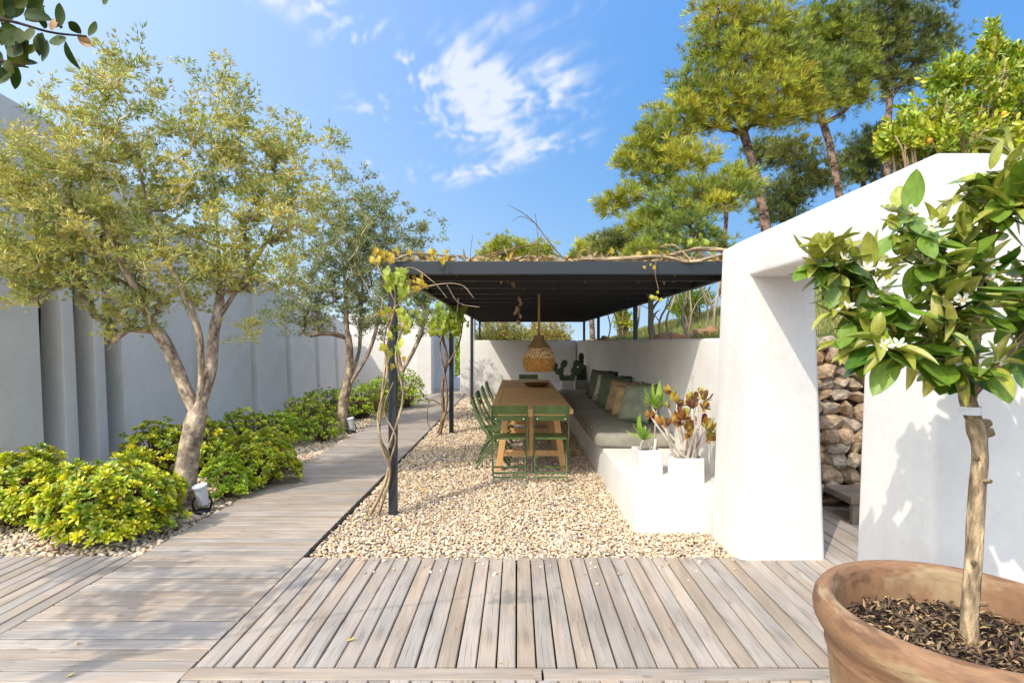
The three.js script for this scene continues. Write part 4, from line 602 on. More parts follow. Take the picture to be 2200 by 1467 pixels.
// broadleaf hedges and bushes behind the walls
function bush(name, label, blobs, seed, tones, len, n, group, cat = 'bush', trunkD) {
  const R = rng(seed), c0 = at(blobs[0][0], blobs[0][1], blobs[0][2]), t = thing(name, label, cat, [0, 0, 0], 0, group), acc = new Acc(), st = new Acc();
  for (const [px, py, d, rx, ry] of blobs) {
    const c = at(px, py, d), k = d / 1220, gy = d > 17 ? -0.1 : c.x > 2.1 ? hill(c.x, d) - 0.1 : -0.1;
    for (let i = 0; i < n; i++) {
      const q = inBlob(c, [rx * k, ry * k, rx * k * 0.8], R, 0.6), tone = vary(tones[Math.floor(R() * tones.length)], R, 0.2), ax = q.clone().sub(c).normalize().add(V(0, 0.6, 0)).addScaledVector(randDir(R), 0.5).normalize();
      if (i % 12 === 0) st.tube(path([V(c0.x + (R() - 0.5) * 0.3, Math.min(gy, q.y - 0.3), c0.z), c.clone().lerp(q, 0.4).add(randDir(R).multiplyScalar(0.12)), q], 7), [0.018, 0.004], 4, vary([0.3, 0.22, 0.13], R, 0.2), false);
      for (let j = 0; j < 8; j++) { const dd = ax.clone().addScaledVector(randDir(R), 0.9).normalize(); acc.leaf(q.clone().addScaledVector(ax, (j / 8 - 0.5) * len * 2), dd, perp(dd, R), len * (0.7 + R() * 0.5), len * 0.42, 0.2, vary(tone, R, 0.12), len > 0.07); }
    }
  }
  st.build('stems', M.stem, t); const m = acc.build('foliage', M.leafShrub, t); m.userData.kind = 'stuff'; return t;
}
const yg = [[0.36, 0.34, 0.05], [0.28, 0.3, 0.04], [0.44, 0.36, 0.06]];
bush('garden_hedge', 'yellow green bush behind the back wall left of the lamp cord', [[1075, 712, 19, 60, 34], [1045, 735, 19, 40, 30], [1110, 735, 19, 60, 30]], 401, yg, 0.06, 800, 'bushes behind the back wall');
bush('garden_hedge', 'golden bush behind the back wall right of the lamp cord', [[1180, 716, 20, 52, 32], [1150, 735, 20, 60, 30], [1200, 740, 20, 30, 30]], 402, [[0.5, 0.38, 0.08], [0.42, 0.36, 0.07]], 0.06, 800, 'bushes behind the back wall');
bush('garden_hedge', 'green hedge seen through the gate at the path end', [[975, 720, 28, 40, 60], [990, 790, 28, 45, 50], [955, 780, 28, 40, 60]], 403, deep, 0.1, 420, 'bushes behind the back wall');
bush('garden_hedge', 'dark bush on the slope behind the black pergola posts', [[1340, 690, 13, 22, 22], [1335, 660, 13, 20, 18]], 404, bright, 0.07, 120, 'bushes on the slope');
bush('garden_hedge', 'leafy bush on the slope below the roof edge', [[1490, 640, 11, 45, 26], [1465, 660, 11, 30, 22]], 405, deep, 0.07, 130, 'bushes on the slope');
{ // lemon tree above the wall
  const t = bush('lemon_tree', 'sunlit yellow green lemon tree with orange fruits above the wall corner', [[2010, 260, 5.9, 80, 60], [2100, 210, 6.0, 95, 75], [2180, 240, 5.9, 85, 75], [1945, 295, 5.9, 50, 35], [2060, 310, 5.6, 110, 40], [2170, 320, 5.6, 80, 40], [2130, 120, 6.1, 22, 70], [2190, 150, 6.0, 30, 50], [2040, 170, 6.0, 40, 40], [1930, 315, 5.7, 35, 22]], 410, [[0.5, 0.54, 0.03], [0.38, 0.46, 0.03], [0.26, 0.38, 0.03], [0.56, 0.56, 0.05]], 0.082, 135, null, 'tree');
  const R = rng(411), fm = std([0.75, 0.36, 0.03], 0.45, { bumpMap: plasterBump, bumpScale: 0.002 }), fg = new THREE.SphereGeometry(0.026, 14, 10);
  for (const [px, py] of [[2158, 245], [1998, 302]]) { const m = part('fruit', fg, fm, t); m.position.copy(at(px, py, 5.45)); m.scale.set(1, 1.12, 1); }
}
// bare crooked stems and grass on the slope behind the low wall
{
  const R = rng(421);
  for (const [i, px, d, top, lean] of [[0, 1405, 7.6, 640, -14], [1, 1425, 7.4, 630, 26], [2, 1448, 8, 620, -22], [3, 1462, 7.6, 636, 10], [4, 1490, 7.2, 610, -30], [5, 1512, 7.6, 590, 14], [6, 1525, 7.3, 600, -14], [7, 1350, 10, 660, 20], [8, 1325, 11, 665, -16], [9, 1300, 12, 670, 18], [10, 1475, 9, 610, 26], [11, 1536, 7.2, 580, -10]]) {
    const x = at(px, 735, d).x, g = hill(x, d) - 0.05, tp = at(px + lean, top - 40, d), acc = new Acc(), b = V(x, g, -d);
    const q = path([b, b.clone().lerp(tp, 0.35).add(V((R() - 0.5) * 0.25, 0, (R() - 0.5) * 0.2)), b.clone().lerp(tp, 0.7).add(V((R() - 0.5) * 0.25, 0, 0)), tp], 12); const r = i === 0 ? 0.05 : 0.012 + R() * 0.01; acc.tube(q, [r, r * 0.5], 6, vary([0.34, 0.26, 0.17], R, 0.25), true, 0.2, i);
    for (let k = 0; k < 4; k++) { const s = q[4 + k * 2], e = s.clone().add(V((R() - 0.5) * 0.5, 0.15 + R() * 0.3, (R() - 0.5) * 0.4)); acc.tube(path([s, s.clone().lerp(e, 0.5).add(V(0, 0.05, 0)), e], 6), [r * 0.45, 0.004], 5, vary([0.36, 0.29, 0.19], R, 0.2), false); }
    const names = ['thick pale leaning stem in the middle of the slope', 'bare stem leaning right beside the thick pale stem', 'bare stem leaning left above the orange stones', 'upright bare stem above the orange stones', 'bare stem leaning left below the roof edge', 'tall dark bare stem near the doorway wall', 'bare stem leaning left near the doorway wall', 'crooked bare stem between the two black posts', 'bare stem just left of the thicker black post', 'bare stem beside the farthest right hand post', 'bare stem leaning right behind the slope grass', 'bare stem touching the doorway wall outline'];
    const t = thing('bare_stem', names[i], 'stem', [0, 0, 0], 0, 'bare stems on the slope'); acc.build('stem', M.stem, t);
  }
  const gr = new Acc(); for (let i = 0; i < 22000; i++) { const x = 2.25 + R() * R() * 5, d = 5.6 + R() * 11, p = V(x, hill(x, d) - 0.01, -d), dir = V((R() - 0.5) * 0.8, 1, (R() - 0.5) * 0.8).normalize(); gr.leaf(p, dir, perp(dir, R), 0.07 + R() * 0.12, 0.012, 0.1, vary(R() < 0.7 ? [0.28, 0.33, 0.07] : [0.45, 0.4, 0.15], R, 0.2)); }
  const gm = gr.build('slope_grass', M.leafOlive, scene); tag(gm, 'fine green grass on the slope behind the low wall', 'grass', null, 'stuff');
  const mats = [[0.55, 0.27, 0.13], [0.6, 0.36, 0.2], [0.5, 0.3, 0.18]].map((c) => std(c, 0.95, { map: greenMap, bumpMap: plasterBump, bumpScale: 0.02 }));
  const where = ['left of the thick black post', 'under the thick pale stem', 'right of the thick pale stem', 'in the middle of the stone row', 'below the upright stem', 'second from the doorway wall', 'closest to the doorway wall'];
  [[1300, 12.5], [1408, 7.9], [1430, 7.6], [1452, 7.6], [1472, 7.6], [1510, 7.3], [1532, 7.2]].forEach(([px, d], k) => { const pts = []; for (let i = 0; i < 22; i++) pts.push(randDir(R).multiplyScalar(0.5 * (0.8 + R() * 0.25))); const c = at(px, 735, d), s = thing('rock', `rough orange rock on the wall top slope, ${where[k]}`, 'rock', [c.x, hill(c.x, d) + 0.08, c.z], R() * 6, 'orange rocks on the slope'); const m = part('rock', boxUV(new ConvexGeometry(pts), 0.5), mats[k % 3], s); m.scale.set(0.34, 0.2, 0.24); });
}
// ------------------------------------------------------------------ citrus tree in the terracotta pot
{
  const C = V(1.266, 0, -1.61), t = thing('terracotta_pot', 'large weathered terracotta pot with rolled rim at the deck corner', 'pot', [C.x, 0, C.z]);
  const terra = tex(1024, 512, (u, v) => { const a = pf(u, v, 5, 6), b = pf(u + 0.3, v + 0.2, 9, 5), c = pf(u, v, 40, 3), pale = smooth(0.5, 0.68, a), dark = smooth(0.56, 0.72, b), k = 0.94 + (c - 0.5) * 0.16; const base = [0.7, 0.545, 0.41], p = [0.79, 0.7, 0.55], d = [0.52, 0.39, 0.29]; return [0, 1, 2].map((i) => lerp(lerp(base[i], p[i], pale * 0.95), d[i], dark * 0.75) * k); });
  const mat = std([0.72, 0.67, 0.62], 0.75, { map: terra, bumpMap: plasterBump, bumpScale: 0.004 });
  const prof = [[0.27, -0.01], [0.285, 0.0], [0.3, 0.1], [0.318, 0.3], [0.335, 0.5], [0.343, 0.585], [0.349, 0.592], [0.349, 0.604], [0.347, 0.61], [0.352, 0.635], [0.366, 0.652], [0.378, 0.675], [0.381, 0.7], [0.376, 0.727], [0.362, 0.745], [0.345, 0.75], [0.33, 0.743], [0.323, 0.725], [0.319, 0.69], [0.312, 0.6], [0.3, 0.5]].map(([r, y]) => new THREE.Vector2(r, y));
  const g = new THREE.LatheGeometry(prof, 96), uv = g.attributes.uv; for (let i = 0; i < uv.count; i++) uv.setXY(i, uv.getX(i) * 2, uv.getY(i) * 1.4); part('pot_body', g, mat, t);
  const R = rng(501), soil = new THREE.CircleGeometry(0.312, 60, 0, 6.2832); const sg = new THREE.PlaneGeometry(0.66, 0.66, 60, 60).rotateX(-Math.PI / 2), sp = sg.attributes.position; for (let i = 0; i < sp.count; i++) { const x = sp.getX(i), z = sp.getZ(i), r = Math.hypot(x, z), f = r > 0.313 ? 0.313 / r : 1; sp.setXYZ(i, x * f, 0.625 + 0.014 * fbm(x * 14, z * 14, 2, 3), z * f); } sg.computeVertexNormals(); part('potting_soil', boxUV(sg, 0.5), M.soilDark, t);
  const mu = new Acc(); for (let i = 0; i < 2600; i++) { const a = R() * 6.283, r = Math.sqrt(R()) * 0.305, p = V(Math.cos(a) * r, 0.629 + R() * 0.016, Math.sin(a) * r), d = V(R() - 0.5, (R() - 0.5) * 0.5, R() - 0.5).normalize(); mu.leaf(p, d, V(R() - 0.5, 1, R() - 0.5).normalize().cross(d).normalize().cross(d).negate().normalize(), 0.012 + R() * 0.03, 0.006 + R() * 0.006, 0.3, vary([[0.2, 0.12, 0.06], [0.07, 0.045, 0.03], [0.38, 0.26, 0.13], [0.12, 0.08, 0.05]][Math.floor(R() * 4)], R, 0.3)); }
  const mm = mu.build('bark_mulch', leafMat(0.9, 0), t); mm.userData.kind = 'stuff';
}
{
  const t = thing('citrus_tree', 'young citrus tree with white blossom growing in the terracotta pot', 'tree'), R = rng(502), D = 1.655;
  const trunk = path([at(2086, 1400, D), at(2084, 1340, D), at(2092, 1200, D), at(2100, 1060, D), at(2106, 980, D), at(2098, 920, D), at(2080, 860, D)], 40);
  const acc = new Acc(); acc.tube(trunk, (u) => 0.0235 - 0.005 * u + 0.01 * Math.exp(-u * 14) + 0.006 * Math.exp(-Math.pow((u - 0.82) * 16, 2)), 16, [0.95, 0.8, 0.58], true, 0.14, 3);
  for (const [u, a] of [[0.8, 0.6], [0.86, 0.2], [0.55, 1.4], [0.33, 2.2], [0.64, 2.6], [0.22, 0.9]]) { const p = trunk[Math.round(u * 40)].clone(), d = V(Math.cos(a), 0.25, Math.sin(a)); acc.tube([p, p.clone().addScaledVector(d, 0.03), p.clone().addScaledVector(d, 0.038)], u > 0.78 ? [0.017, 0.01] : [0.009, 0.005], 8, [0.85, 0.7, 0.5], true); }
  const top = trunk[40], blobs = [[1850, 640, 1.62, 95, 110, 80], [1960, 560, 1.6, 120, 110, 90], [1900, 720, 1.58, 90, 70, 70], [2040, 680, 1.52, 110, 90, 80], [2100, 520, 1.6, 110, 110, 90], [2200, 620, 1.6, 130, 150, 90], [2150, 420, 1.62, 70, 70, 60], [2060, 780, 1.56, 90, 50, 60], [2290, 700, 1.6, 130, 120, 90], [1940, 480, 1.62, 30, 40, 30], [2170, 370, 1.63, 30, 50, 30], [2330, 520, 1.6, 110, 110, 90], [1800, 560, 1.62, 50, 40, 40]];
  const targets = []; blobs.forEach(([px, py, d, rx, ry, rz]) => { const c = at(px, py, d), k = d / 1220; for (let i = 0; i < (rx < 40 ? 3 : 12); i++) targets.push(inBlob(c, [rx * k, ry * k, rz * k], R, 0.7)); });
  const sk = grow([[trunk[36], trunk[38], top], [top, at(2040, 780, 1.6), at(1960, 690, 1.6), at(1880, 640, 1.62)], [top, at(2095, 760, 1.65), at(2110, 620, 1.63), at(2140, 460, 1.62)], [top, at(2140, 790, 1.6), at(2220, 700, 1.58)]], targets, R, 0.03, 0.06);
  const total = sk.nodes[0].n; for (const c of sk.chains) { const pts = c.ids.map((i) => sk.nodes[i].p); const rr = (u) => Math.max(0.0022, 0.022 * Math.pow(Math.max(1, sk.nodes[c.ids[Math.round(u * (c.ids.length - 1))]].n) / total, 0.5)); if (c.ids.length > 1) acc.tube(pts, rr, 7, rr(0.5) > 0.006 ? [0.8, 0.68, 0.46] : [0.5, 0.6, 0.18], false); }
  acc.build('trunk', M.barkOlive, t);
  part('grafting_tape', new THREE.CylinderGeometry(0.0265, 0.0255, 0.024, 20, 1, true).translate(trunk[38].x, trunk[38].y - 0.005, trunk[38].z), std([0.85, 0.85, 0.86], 0.5, { side: THREE.DoubleSide }), t);
  const G = [leafGeo(0.105, 0.056, 0.55, 0.13, 8, 0.85), leafGeo(0.125, 0.064, 0.35, 0.1, 8, 0.85), leafGeo(0.095, 0.044, 0.9, 0.24, 8, 0.85), leafGeo(0.11, 0.036, -0.5, 0.36, 8, 0.85)];
  const mk = (a, b, k) => std([0.85, 0.85, 0.85], 0.45, { map: veinMap(a, b, 8), transmission: k, thickness: 0, side: THREE.DoubleSide });
  const old = [mk([0.45, 0.6, 0.16], [0.55, 0.68, 0.26], 0.3), mk([0.53, 0.67, 0.18], [0.62, 0.74, 0.28], 0.32), mk([0.34, 0.52, 0.14], [0.46, 0.6, 0.23], 0.28)], young = [mk([0.76, 0.77, 0.3], [0.85, 0.85, 0.45], 0.3), mk([0.82, 0.8, 0.38], [0.88, 0.87, 0.5], 0.3), mk([0.64, 0.72, 0.24], [0.75, 0.8, 0.38], 0.3)], sere = mk([0.8, 0.72, 0.24], [0.86, 0.8, 0.4], 0.3);
  let n = 0; const rest = [[], []], tipsAll = sk.chains.filter((c) => c.tip);
  const petal = leafGeo(0.024, 0.01, 0.7, 0.1, 4, 1.2), pm = std([0.85, 0.82, 0.72], 0.5, { transmission: 0.2, thickness: 0, side: THREE.DoubleSide }), ym = std([0.72, 0.5, 0.12], 0.7), eye = new THREE.SphereGeometry(0.0048, 8, 6), bud = new THREE.SphereGeometry(0.0055, 8, 6).scale(1, 1.5, 1);
  tipsAll.forEach((c, ci) => {
    const pts = c.ids.map((i) => sk.nodes[i].p), L = pts.length, end = pts[L - 1], vis = (end.x / -end.z) < 0.93;
    for (let q = 0; q < 6; q++) {
      const u = 1 - q / 6 * 0.85, f = u * (L - 1), i = Math.min(L - 2, Math.floor(f)), p = pts[i].clone().lerp(pts[i + 1], f - i), tg = pts[i + 1].clone().sub(pts[i]).normalize(), a = q * 2.4 + ci, x = perp(tg, R), nw = q < 4 && ci % 5 !== 0;
      const d = x.multiplyScalar(0.95).addScaledVector(tg, nw ? 0.55 : 0.2).add(V(0, nw ? 0.12 : -0.55 - R() * 0.5, 0)).normalize(), face = V(-d.x * 0.3 + (R() - 0.5) * 0.5, 1, -d.z * 0.3 + 0.25 + (R() - 0.5) * 0.5);
      const geo = nw ? G[2 + Math.floor(R() * 2)] : G[Math.floor(R() * 2)], sc = (nw ? 0.58 : 0.6) + R() * 0.58;
      if (vis && n < 300) { n++; const m = part('leaf', geo, R() < 0.03 ? sere : (nw ? young : old)[Math.floor(R() * 3)], t); aim(m, d, face); m.position.copy(p).addScaledVector(d, 0.006); m.scale.set(sc * (0.8 + R() * 0.35), sc, sc * (0.7 + R() * 0.9)); }
      else { const o = aim(new THREE.Object3D(), d, face); o.position.copy(p).addScaledVector(d, 0.006); o.scale.setScalar(sc); o.updateMatrix(); rest[nw ? 1 : 0].push(geo.clone().applyMatrix4(o.matrix)); }
    }
    if (ci % 3 === 1 && vis) for (let k = 0; k < 3; k++) {
      const o = end.clone().add(V((R() - 0.5) * 0.05, (R() - 0.3) * 0.03, 0.01 + R() * 0.03)), ax = V((R() - 0.5) * 1.4, 0.5 + R(), 0.6 + R()).normalize();
      if (k === 2) { const m = part('bud', bud, pm, t); aim(m, ax, V(1, 0, 0)); m.position.copy(o); continue; }
      const ey = part('blossom', eye, ym, t); ey.position.copy(o); for (let s = 0; s < 5; s++) { const an = s * 1.2566, x = V(Math.cos(an), Math.sin(an), 0), m = new THREE.Mesh(petal, pm); m.name = 'petal'; m.castShadow = m.receiveShadow = true; const y = perp(ax, rng(7)), z = V().crossVectors(ax, y), d = y.multiplyScalar(x.x).addScaledVector(z, x.y).addScaledVector(ax, 0.25).normalize(); aim(m, d, ax); ey.add(m); }
    }
  });
  rest.forEach((l, k) => { if (l.length) part('foliage', mergeGeometries(l), k ? young[0] : old[1], t).userData.kind = 'stuff'; });
}
// ------------------------------------------------------------------ tree left of the camera: shades the deck, one branch hangs into the view
{
  const t = thing('shade_tree', 'dark glossy leaved branch hanging in from the top left corner', 'tree'), R = rng(601), targets = [];
  for (const [x, y, z, r, h, n] of [[-4.1, 3.3, -0.7, 0.7, 0.4, 16], [-3.5, 3.4, -0.75, 0.45, 0.25, 9], [-4.7, 3.4, -1.5, 0.55, 0.4, 8]]) for (let i = 0; i < n; i++) targets.push(inBlob(V(x, y, z), [r, h, r], R));
  const main = [V(-3.7, -0.1, -0.3), V(-3.65, 1.0, -0.35), V(-3.55, 2.2, -0.5), V(-3.5, 2.9, -0.6)], d = 1.55;
  const limb = [V(-3.5, 2.7, -0.55), V(-2.6, 2.75, -1.0), V(-1.85, 2.45, -1.4), at(-60, 25, d), at(40, 50, d), at(110, 70, d), at(185, 78, d)], low = [at(-60, 60, d), at(-20, 120, d), at(30, 138, d), at(60, 145, d)];
  const sk = grow([main, limb, low], targets, R, 0.05, 0.2); woodOf(t, sk, null, [[0.3, 0.22, 0.15], [0.22, 0.16, 0.09]], 0.07, 0.42, M.barkOlive, 602, 0.004);
  const G = [leafGeo(0.062, 0.036, 0.4, 0.1, 7, 0.9), leafGeo(0.075, 0.034, -0.5, 0.16, 7, 0.9), leafGeo(0.055, 0.032, 0.8, 0.12, 7, 0.95)];
  const mats = [[0.4, 0.5, 0.08], [0.32, 0.44, 0.1], [0.48, 0.52, 0.08], [0.28, 0.4, 0.12]].map((c) => std([0.5, 0.5, 0.45], 0.7, { specularIntensity: 0.4, map: veinMap(c, c.map((x) => x * 1.25)), transmission: 0.5, thickness: 0, side: THREE.DoubleSide })), rust = std([0.42, 0.2, 0.05], 0.5, { transmission: 0.4, thickness: 0, side: THREE.DoubleSide });
  // leaves read off the branch: tip pixel pairs base -> tip
  const seen = [[40, 60, 20, 110], [55, 45, 85, 5], [60, 45, 100, 25], [95, 62, 92, 30], [110, 66, 118, 36], [125, 58, 147, 18], [145, 48, 178, 68], [150, 45, 170, 75], [190, 78, 214, 58], [80, 72, 112, 125], [90, 70, 75, 110], [100, 85, 112, 136], [122, 76, 132, 108], [140, 88, 158, 148], [165, 74, 200, 104], [30, 70, 55, 92], [20, 60, -12, 95], [45, 75, 30, 118], [70, 95, 58, 122], [40, 138, 78, 128], [25, 136, 15, 188], [35, 140, 40, 192], [10, 130, 22, 152], [0, 110, 18, 155], [15, 100, 60, 125], [5, 60, 25, 20], [-5, 40, 12, 5], [20, 40, 40, -10], [70, 40, 68, -8], [0, 85, 25, 70], [55, 100, 30, 140], [60, 75, 48, 105], [220, -14, 242, 12], [10, 20, 34, 30], [30, 15, 60, -5], [-10, 20, 20, 50], [60, 20, 95, -6], [50, 30, 98, 32], [20, 85, 48, 100], [-12, 130, 8, 168], [0, 60, 40, 66], [40, 110, 70, 118], [62, 60, 70, 96], [104, 55, 130, 46], [130, 62, 128, 40]];
  seen.forEach(([ax, ay, bx, by], k) => { const dd = d + (R() - 0.5) * 0.08, a = at(ax, ay, dd), b = at(bx, by, dd + (R() - 0.5) * 0.06), L = a.distanceTo(b), m = part('leaf', G[k % 3], k === 14 || k === 4 ? rust : mats[k % 4], t); aim(m, b.clone().sub(a), V((R() - 0.5) * 1.2, (R() - 0.6), 1)); m.position.copy(a); const s = L / [0.06, 0.072, 0.05][k % 3]; m.scale.set(Math.max(0.75, s) * (0.85 + R() * 0.4), s, s); });
  const acc = new Acc(); for (const c of sk.chains) if (c.tip) { const pts = c.ids.map((i) => sk.nodes[i].p), L = pts.length; for (let q = 0; q < 32; q++) { const f = (1 - R() * 0.9) * (L - 1), i = Math.min(L - 2, Math.floor(f)), p = pts[i].clone().lerp(pts[i + 1], f - i).addScaledVector(randDir(R), 0.12), dd = randDir(R); acc.leaf(p, dd, perp(dd, R), 0.065 + R() * 0.03, 0.04, 0.12, vary([0.1, 0.16, 0.04], R, 0.25), true); } }
  const m = acc.build('crown', M.leafShrub, t); m.userData.kind = 'stuff';
}
// ------------------------------------------------------------------ vines on the pergola
function vineLeafGeo() { // five lobed leaf, 2 cm units scaled later
  const s = new THREE.Shape(), N = 40; for (let i = 0; i <= N; i++) { const a = i / N * 6.2832 - Math.PI / 2, l = Math.abs(Math.cos((a + Math.PI / 2) * 2.5)), r = (0.66 + 0.34 * Math.pow(1 - l * 0.9, 0.9)) * (0.75 + 0.25 * Math.sin((a + Math.PI) / 2)) * (1 + 0.05 * Math.sin(a * 17)); const x = Math.cos(a) * r, y = Math.sin(a) * r + 0.35; i ? s.lineTo(x, y) : s.moveTo(x, y); }
  const g = new THREE.ShapeGeometry(s, 1), p = g.attributes.position; for (let i = 0; i < p.count; i++) p.setZ(i, 0.25 * Math.abs(p.getX(i)) - 0.18 * p.getY(i) * p.getY(i)); g.computeVertexNormals(); return g;
}
const vineG = vineLeafGeo();
M.vine = [[0.55, 0.66, 0.06], [0.42, 0.56, 0.05], [0.68, 0.66, 0.07], [0.8, 0.58, 0.05], [0.34, 0.48, 0.05]].map((c) => std(c, 0.5, { map: greenMap, transmission: 0.4, thickness: 0, side: THREE.DoubleSide }));
function vine(label, stems, leaves, seed, col = [1.0, 0.84, 0.64], weights = [0, 1, 2, 2, 3]) {
  const t = thing('grape_vine', label, 'vine', [0, 0, 0], 0, 'vines climbing the pergola'), R = rng(seed);
  for (const [pts, r0, r1] of stems) { const acc = new Acc(), L = pts.length; acc.tube(path(pts, L * 7), (u) => lerp(r0, r1, u) * (1 + 0.15 * Math.sin(u * 40 + seed)), 8, vary(col, R, 0.14), true, 0.3, R() * 9); acc.build('stem', M.barkOlive, t); }
  for (const [px, py, d, s, k] of leaves) { const m = part('leaf', vineG, M.vine[k ?? weights[Math.floor(R() * weights.length)]], t); m.position.copy(at(px, py, d)); aim(m, V((R() - 0.5) * 1.4, -0.6 - R() * 0.6, (R() - 0.5) * 0.8), V((R() - 0.5) * 1.2, 0.5 + R() * 0.5, 0.8)); const z = s * (0.45 + R() * 0.45); m.scale.set(z * (0.6 + R() * 0.5), z, z * (1 + R() * 1.8)); }
  return t;
}
const scatter = (n, x0, x1, y0, y1, d, s, seed, k) => { const R = rng(seed); return [...Array(n)].map(() => [lerp(x0, x1, R()), lerp(y0, y1, R()), d + (R() - 0.5) * 0.4, s, k]); };
vine('pale twisted vine climbing the front post of the pergola',
  [[[at(795, 1105, 4.95), at(822, 1050, 4.97), at(836, 985, 4.95), at(815, 940, 4.93), at(820, 860, 4.92), at(828, 780, 4.93), at(838, 700, 4.95), at(850, 640, 4.94), at(835, 580, 4.95)], 0.016, 0.008],
    [[at(812, 1108, 4.97), at(838, 1010, 4.93), at(822, 965, 4.9), at(812, 900, 4.92), at(832, 800, 4.9), at(826, 720, 4.9), at(850, 660, 4.9), at(905, 620, 4.88), at(990, 612, 4.86), at(1018, 640, 4.86)], 0.014, 0.004],
    [[at(836, 960, 4.92), at(866, 850, 4.9), at(850, 760, 4.9), at(872, 690, 4.88), at(900, 660, 4.86)], 0.012, 0.006], [[at(838, 990, 4.93), at(850, 940, 4.89), at(825, 880, 4.88), at(845, 820, 4.88)], 0.009, 0.005],
    [[at(838, 690, 4.92), at(790, 620, 4.9), at(760, 560, 4.9)], 0.008, 0.003], [[at(850, 650, 4.92), at(820, 590, 4.9), at(800, 540, 4.9)], 0.008, 0.003], [[at(840, 600, 4.9), at(880, 575, 4.88), at(930, 605, 4.86), at(960, 640, 4.86)], 0.007, 0.003], [[at(960, 612, 4.86), at(985, 650, 4.86), at(1030, 660, 4.86)], 0.005, 0.003], [[at(985, 640, 4.86), at(980, 690, 4.86)], 0.004, 0.002], [[at(845, 560, 4.95), at(890, 545, 4.95), at(980, 552, 5.0)], 0.012, 0.006]],
  [...scatter(28, 835, 875, 575, 625, 4.85, 0.075, 61, 0), ...scatter(15, 800, 850, 535, 560, 4.85, 0.06, 62, 3), ...scatter(14, 820, 880, 660, 720, 4.85, 0.07, 63), ...scatter(14, 870, 935, 590, 620, 4.85, 0.055, 64, 3), ...scatter(10, 820, 870, 720, 790, 4.85, 0.065, 65), ...scatter(16, 880, 960, 535, 560, 4.95, 0.05, 66, 3), ...scatter(7, 850, 890, 630, 690, 4.9, 0.06, 67, 0)], 611);
vine('green leaved vine on the second post along the path',
  [[[at(945, 935, 9.3), at(952, 890, 9.3), at(950, 830, 9.3), at(960, 770, 9.3), at(948, 710, 9.3), at(950, 660, 9.3)], 0.032, 0.018], [[at(940, 930, 9.3), at(960, 870, 9.25), at(955, 800, 9.25), at(945, 740, 9.25), at(965, 690, 9.25)], 0.02, 0.012], [[at(950, 870, 9.3), at(925, 860, 9.3), at(918, 900, 9.3), at(925, 925, 9.3)], 0.012, 0.006], [[at(958, 790, 9.3), at(985, 740, 9.3), at(995, 690, 9.3)], 0.018, 0.01], [[at(950, 730, 9.3), at(920, 700, 9.3), at(895, 660, 9.3)], 0.012, 0.006]],
  [...scatter(70, 925, 990, 665, 715, 9.2, 0.1, 71, 0), ...scatter(40, 935, 1000, 650, 690, 9.2, 0.1, 72, 4), ...scatter(10, 880, 930, 640, 700, 9.2, 0.09, 73, 1), ...scatter(8, 960, 1010, 690, 730, 9.2, 0.08, 74, 4)], 612, [0.7, 0.54, 0.38]);
vine('thick bare vine stems lying along the roof edge by the doorway wall',
  [[[at(1240, 558, 5.0), at(1350, 556, 5.0), at(1440, 548, 5.05), at(1500, 535, 5.1), at(1560, 538, 5.1)], 0.016, 0.02], [[at(1290, 556, 5.02), at(1420, 552, 5.0), at(1485, 562, 4.97), at(1560, 545, 5.05)], 0.013, 0.016], [[at(1420, 530, 5.1), at(1450, 528, 5.0), at(1490, 565, 4.97)], 0.011, 0.008], [[at(1410, 555, 4.95), at(1408, 590, 4.92), at(1415, 622, 4.92)], 0.004, 0.003]],
  [...scatter(7, 1400, 1425, 615, 645, 4.92, 0.035, 75, 2), ...scatter(5, 1380, 1410, 565, 580, 4.93, 0.035, 76, 3), ...scatter(10, 1430, 1545, 500, 540, 5.3, 0.06, 77, 0), ...scatter(8, 1300, 1540, 535, 556, 5.2, 0.05, 78, 3)], 613, [1.0, 0.85, 0.6]);
vine('thin arching dead vine shoots rising above the middle of the roof',
  [[[at(1215, 562, 6), at(1180, 520, 6), at(1140, 470, 6), at(1092, 440, 6)], 0.009, 0.003], [[at(1160, 560, 6), at(1156, 510, 6), at(1150, 460, 6)], 0.006, 0.003], [[at(1130, 562, 6), at(1145, 535, 6), at(1165, 505, 6)], 0.006, 0.003], [[at(1150, 480, 6), at(1120, 465, 6), at(1100, 475, 6)], 0.004, 0.002], [[at(1010, 560, 6), at(1012, 530, 6), at(1016, 505, 6)], 0.004, 0.002], [[at(980, 560, 6), at(968, 545, 6), at(965, 530, 6)], 0.003, 0.002], [[at(1040, 560, 6.5), at(1100, 535, 6.5), at(1150, 525, 6.5)], 0.012, 0.005], [[at(1000, 560, 6.5), at(1060, 545, 6.5), at(1110, 530, 6.5)], 0.012, 0.005]],
  [...scatter(12, 1010, 1220, 540, 562, 6.2, 0.04, 79, 3)], 614, [0.6, 0.46, 0.32]);
vine('dry withered tendril hanging from the roof left of the lamp', [[[at(1100, 598, 5.6), at(1112, 620, 5.6), at(1118, 650, 5.6), at(1112, 690, 5.6)], 0.006, 0.003]], [], 615, [0.3, 0.2, 0.12]);
{ const t = scene.children[scene.children.length - 1], R = rng(616), m = std([0.3, 0.19, 0.11], 0.9, { map: greenMap, side: THREE.DoubleSide }); for (const [px, py] of [[1100, 602], [1106, 608], [1116, 640], [1120, 650], [1112, 660], [1108, 668], [1116, 676], [1114, 690]]) { const l = part('withered_leaf', vineG, m, t); l.position.copy(at(px, py, 5.6)); aim(l, V(R() - 0.5, -1, R() - 0.5), V(R() - 0.5, 0.2, 1)); l.scale.set(0.022, 0.04, 0.07); } }
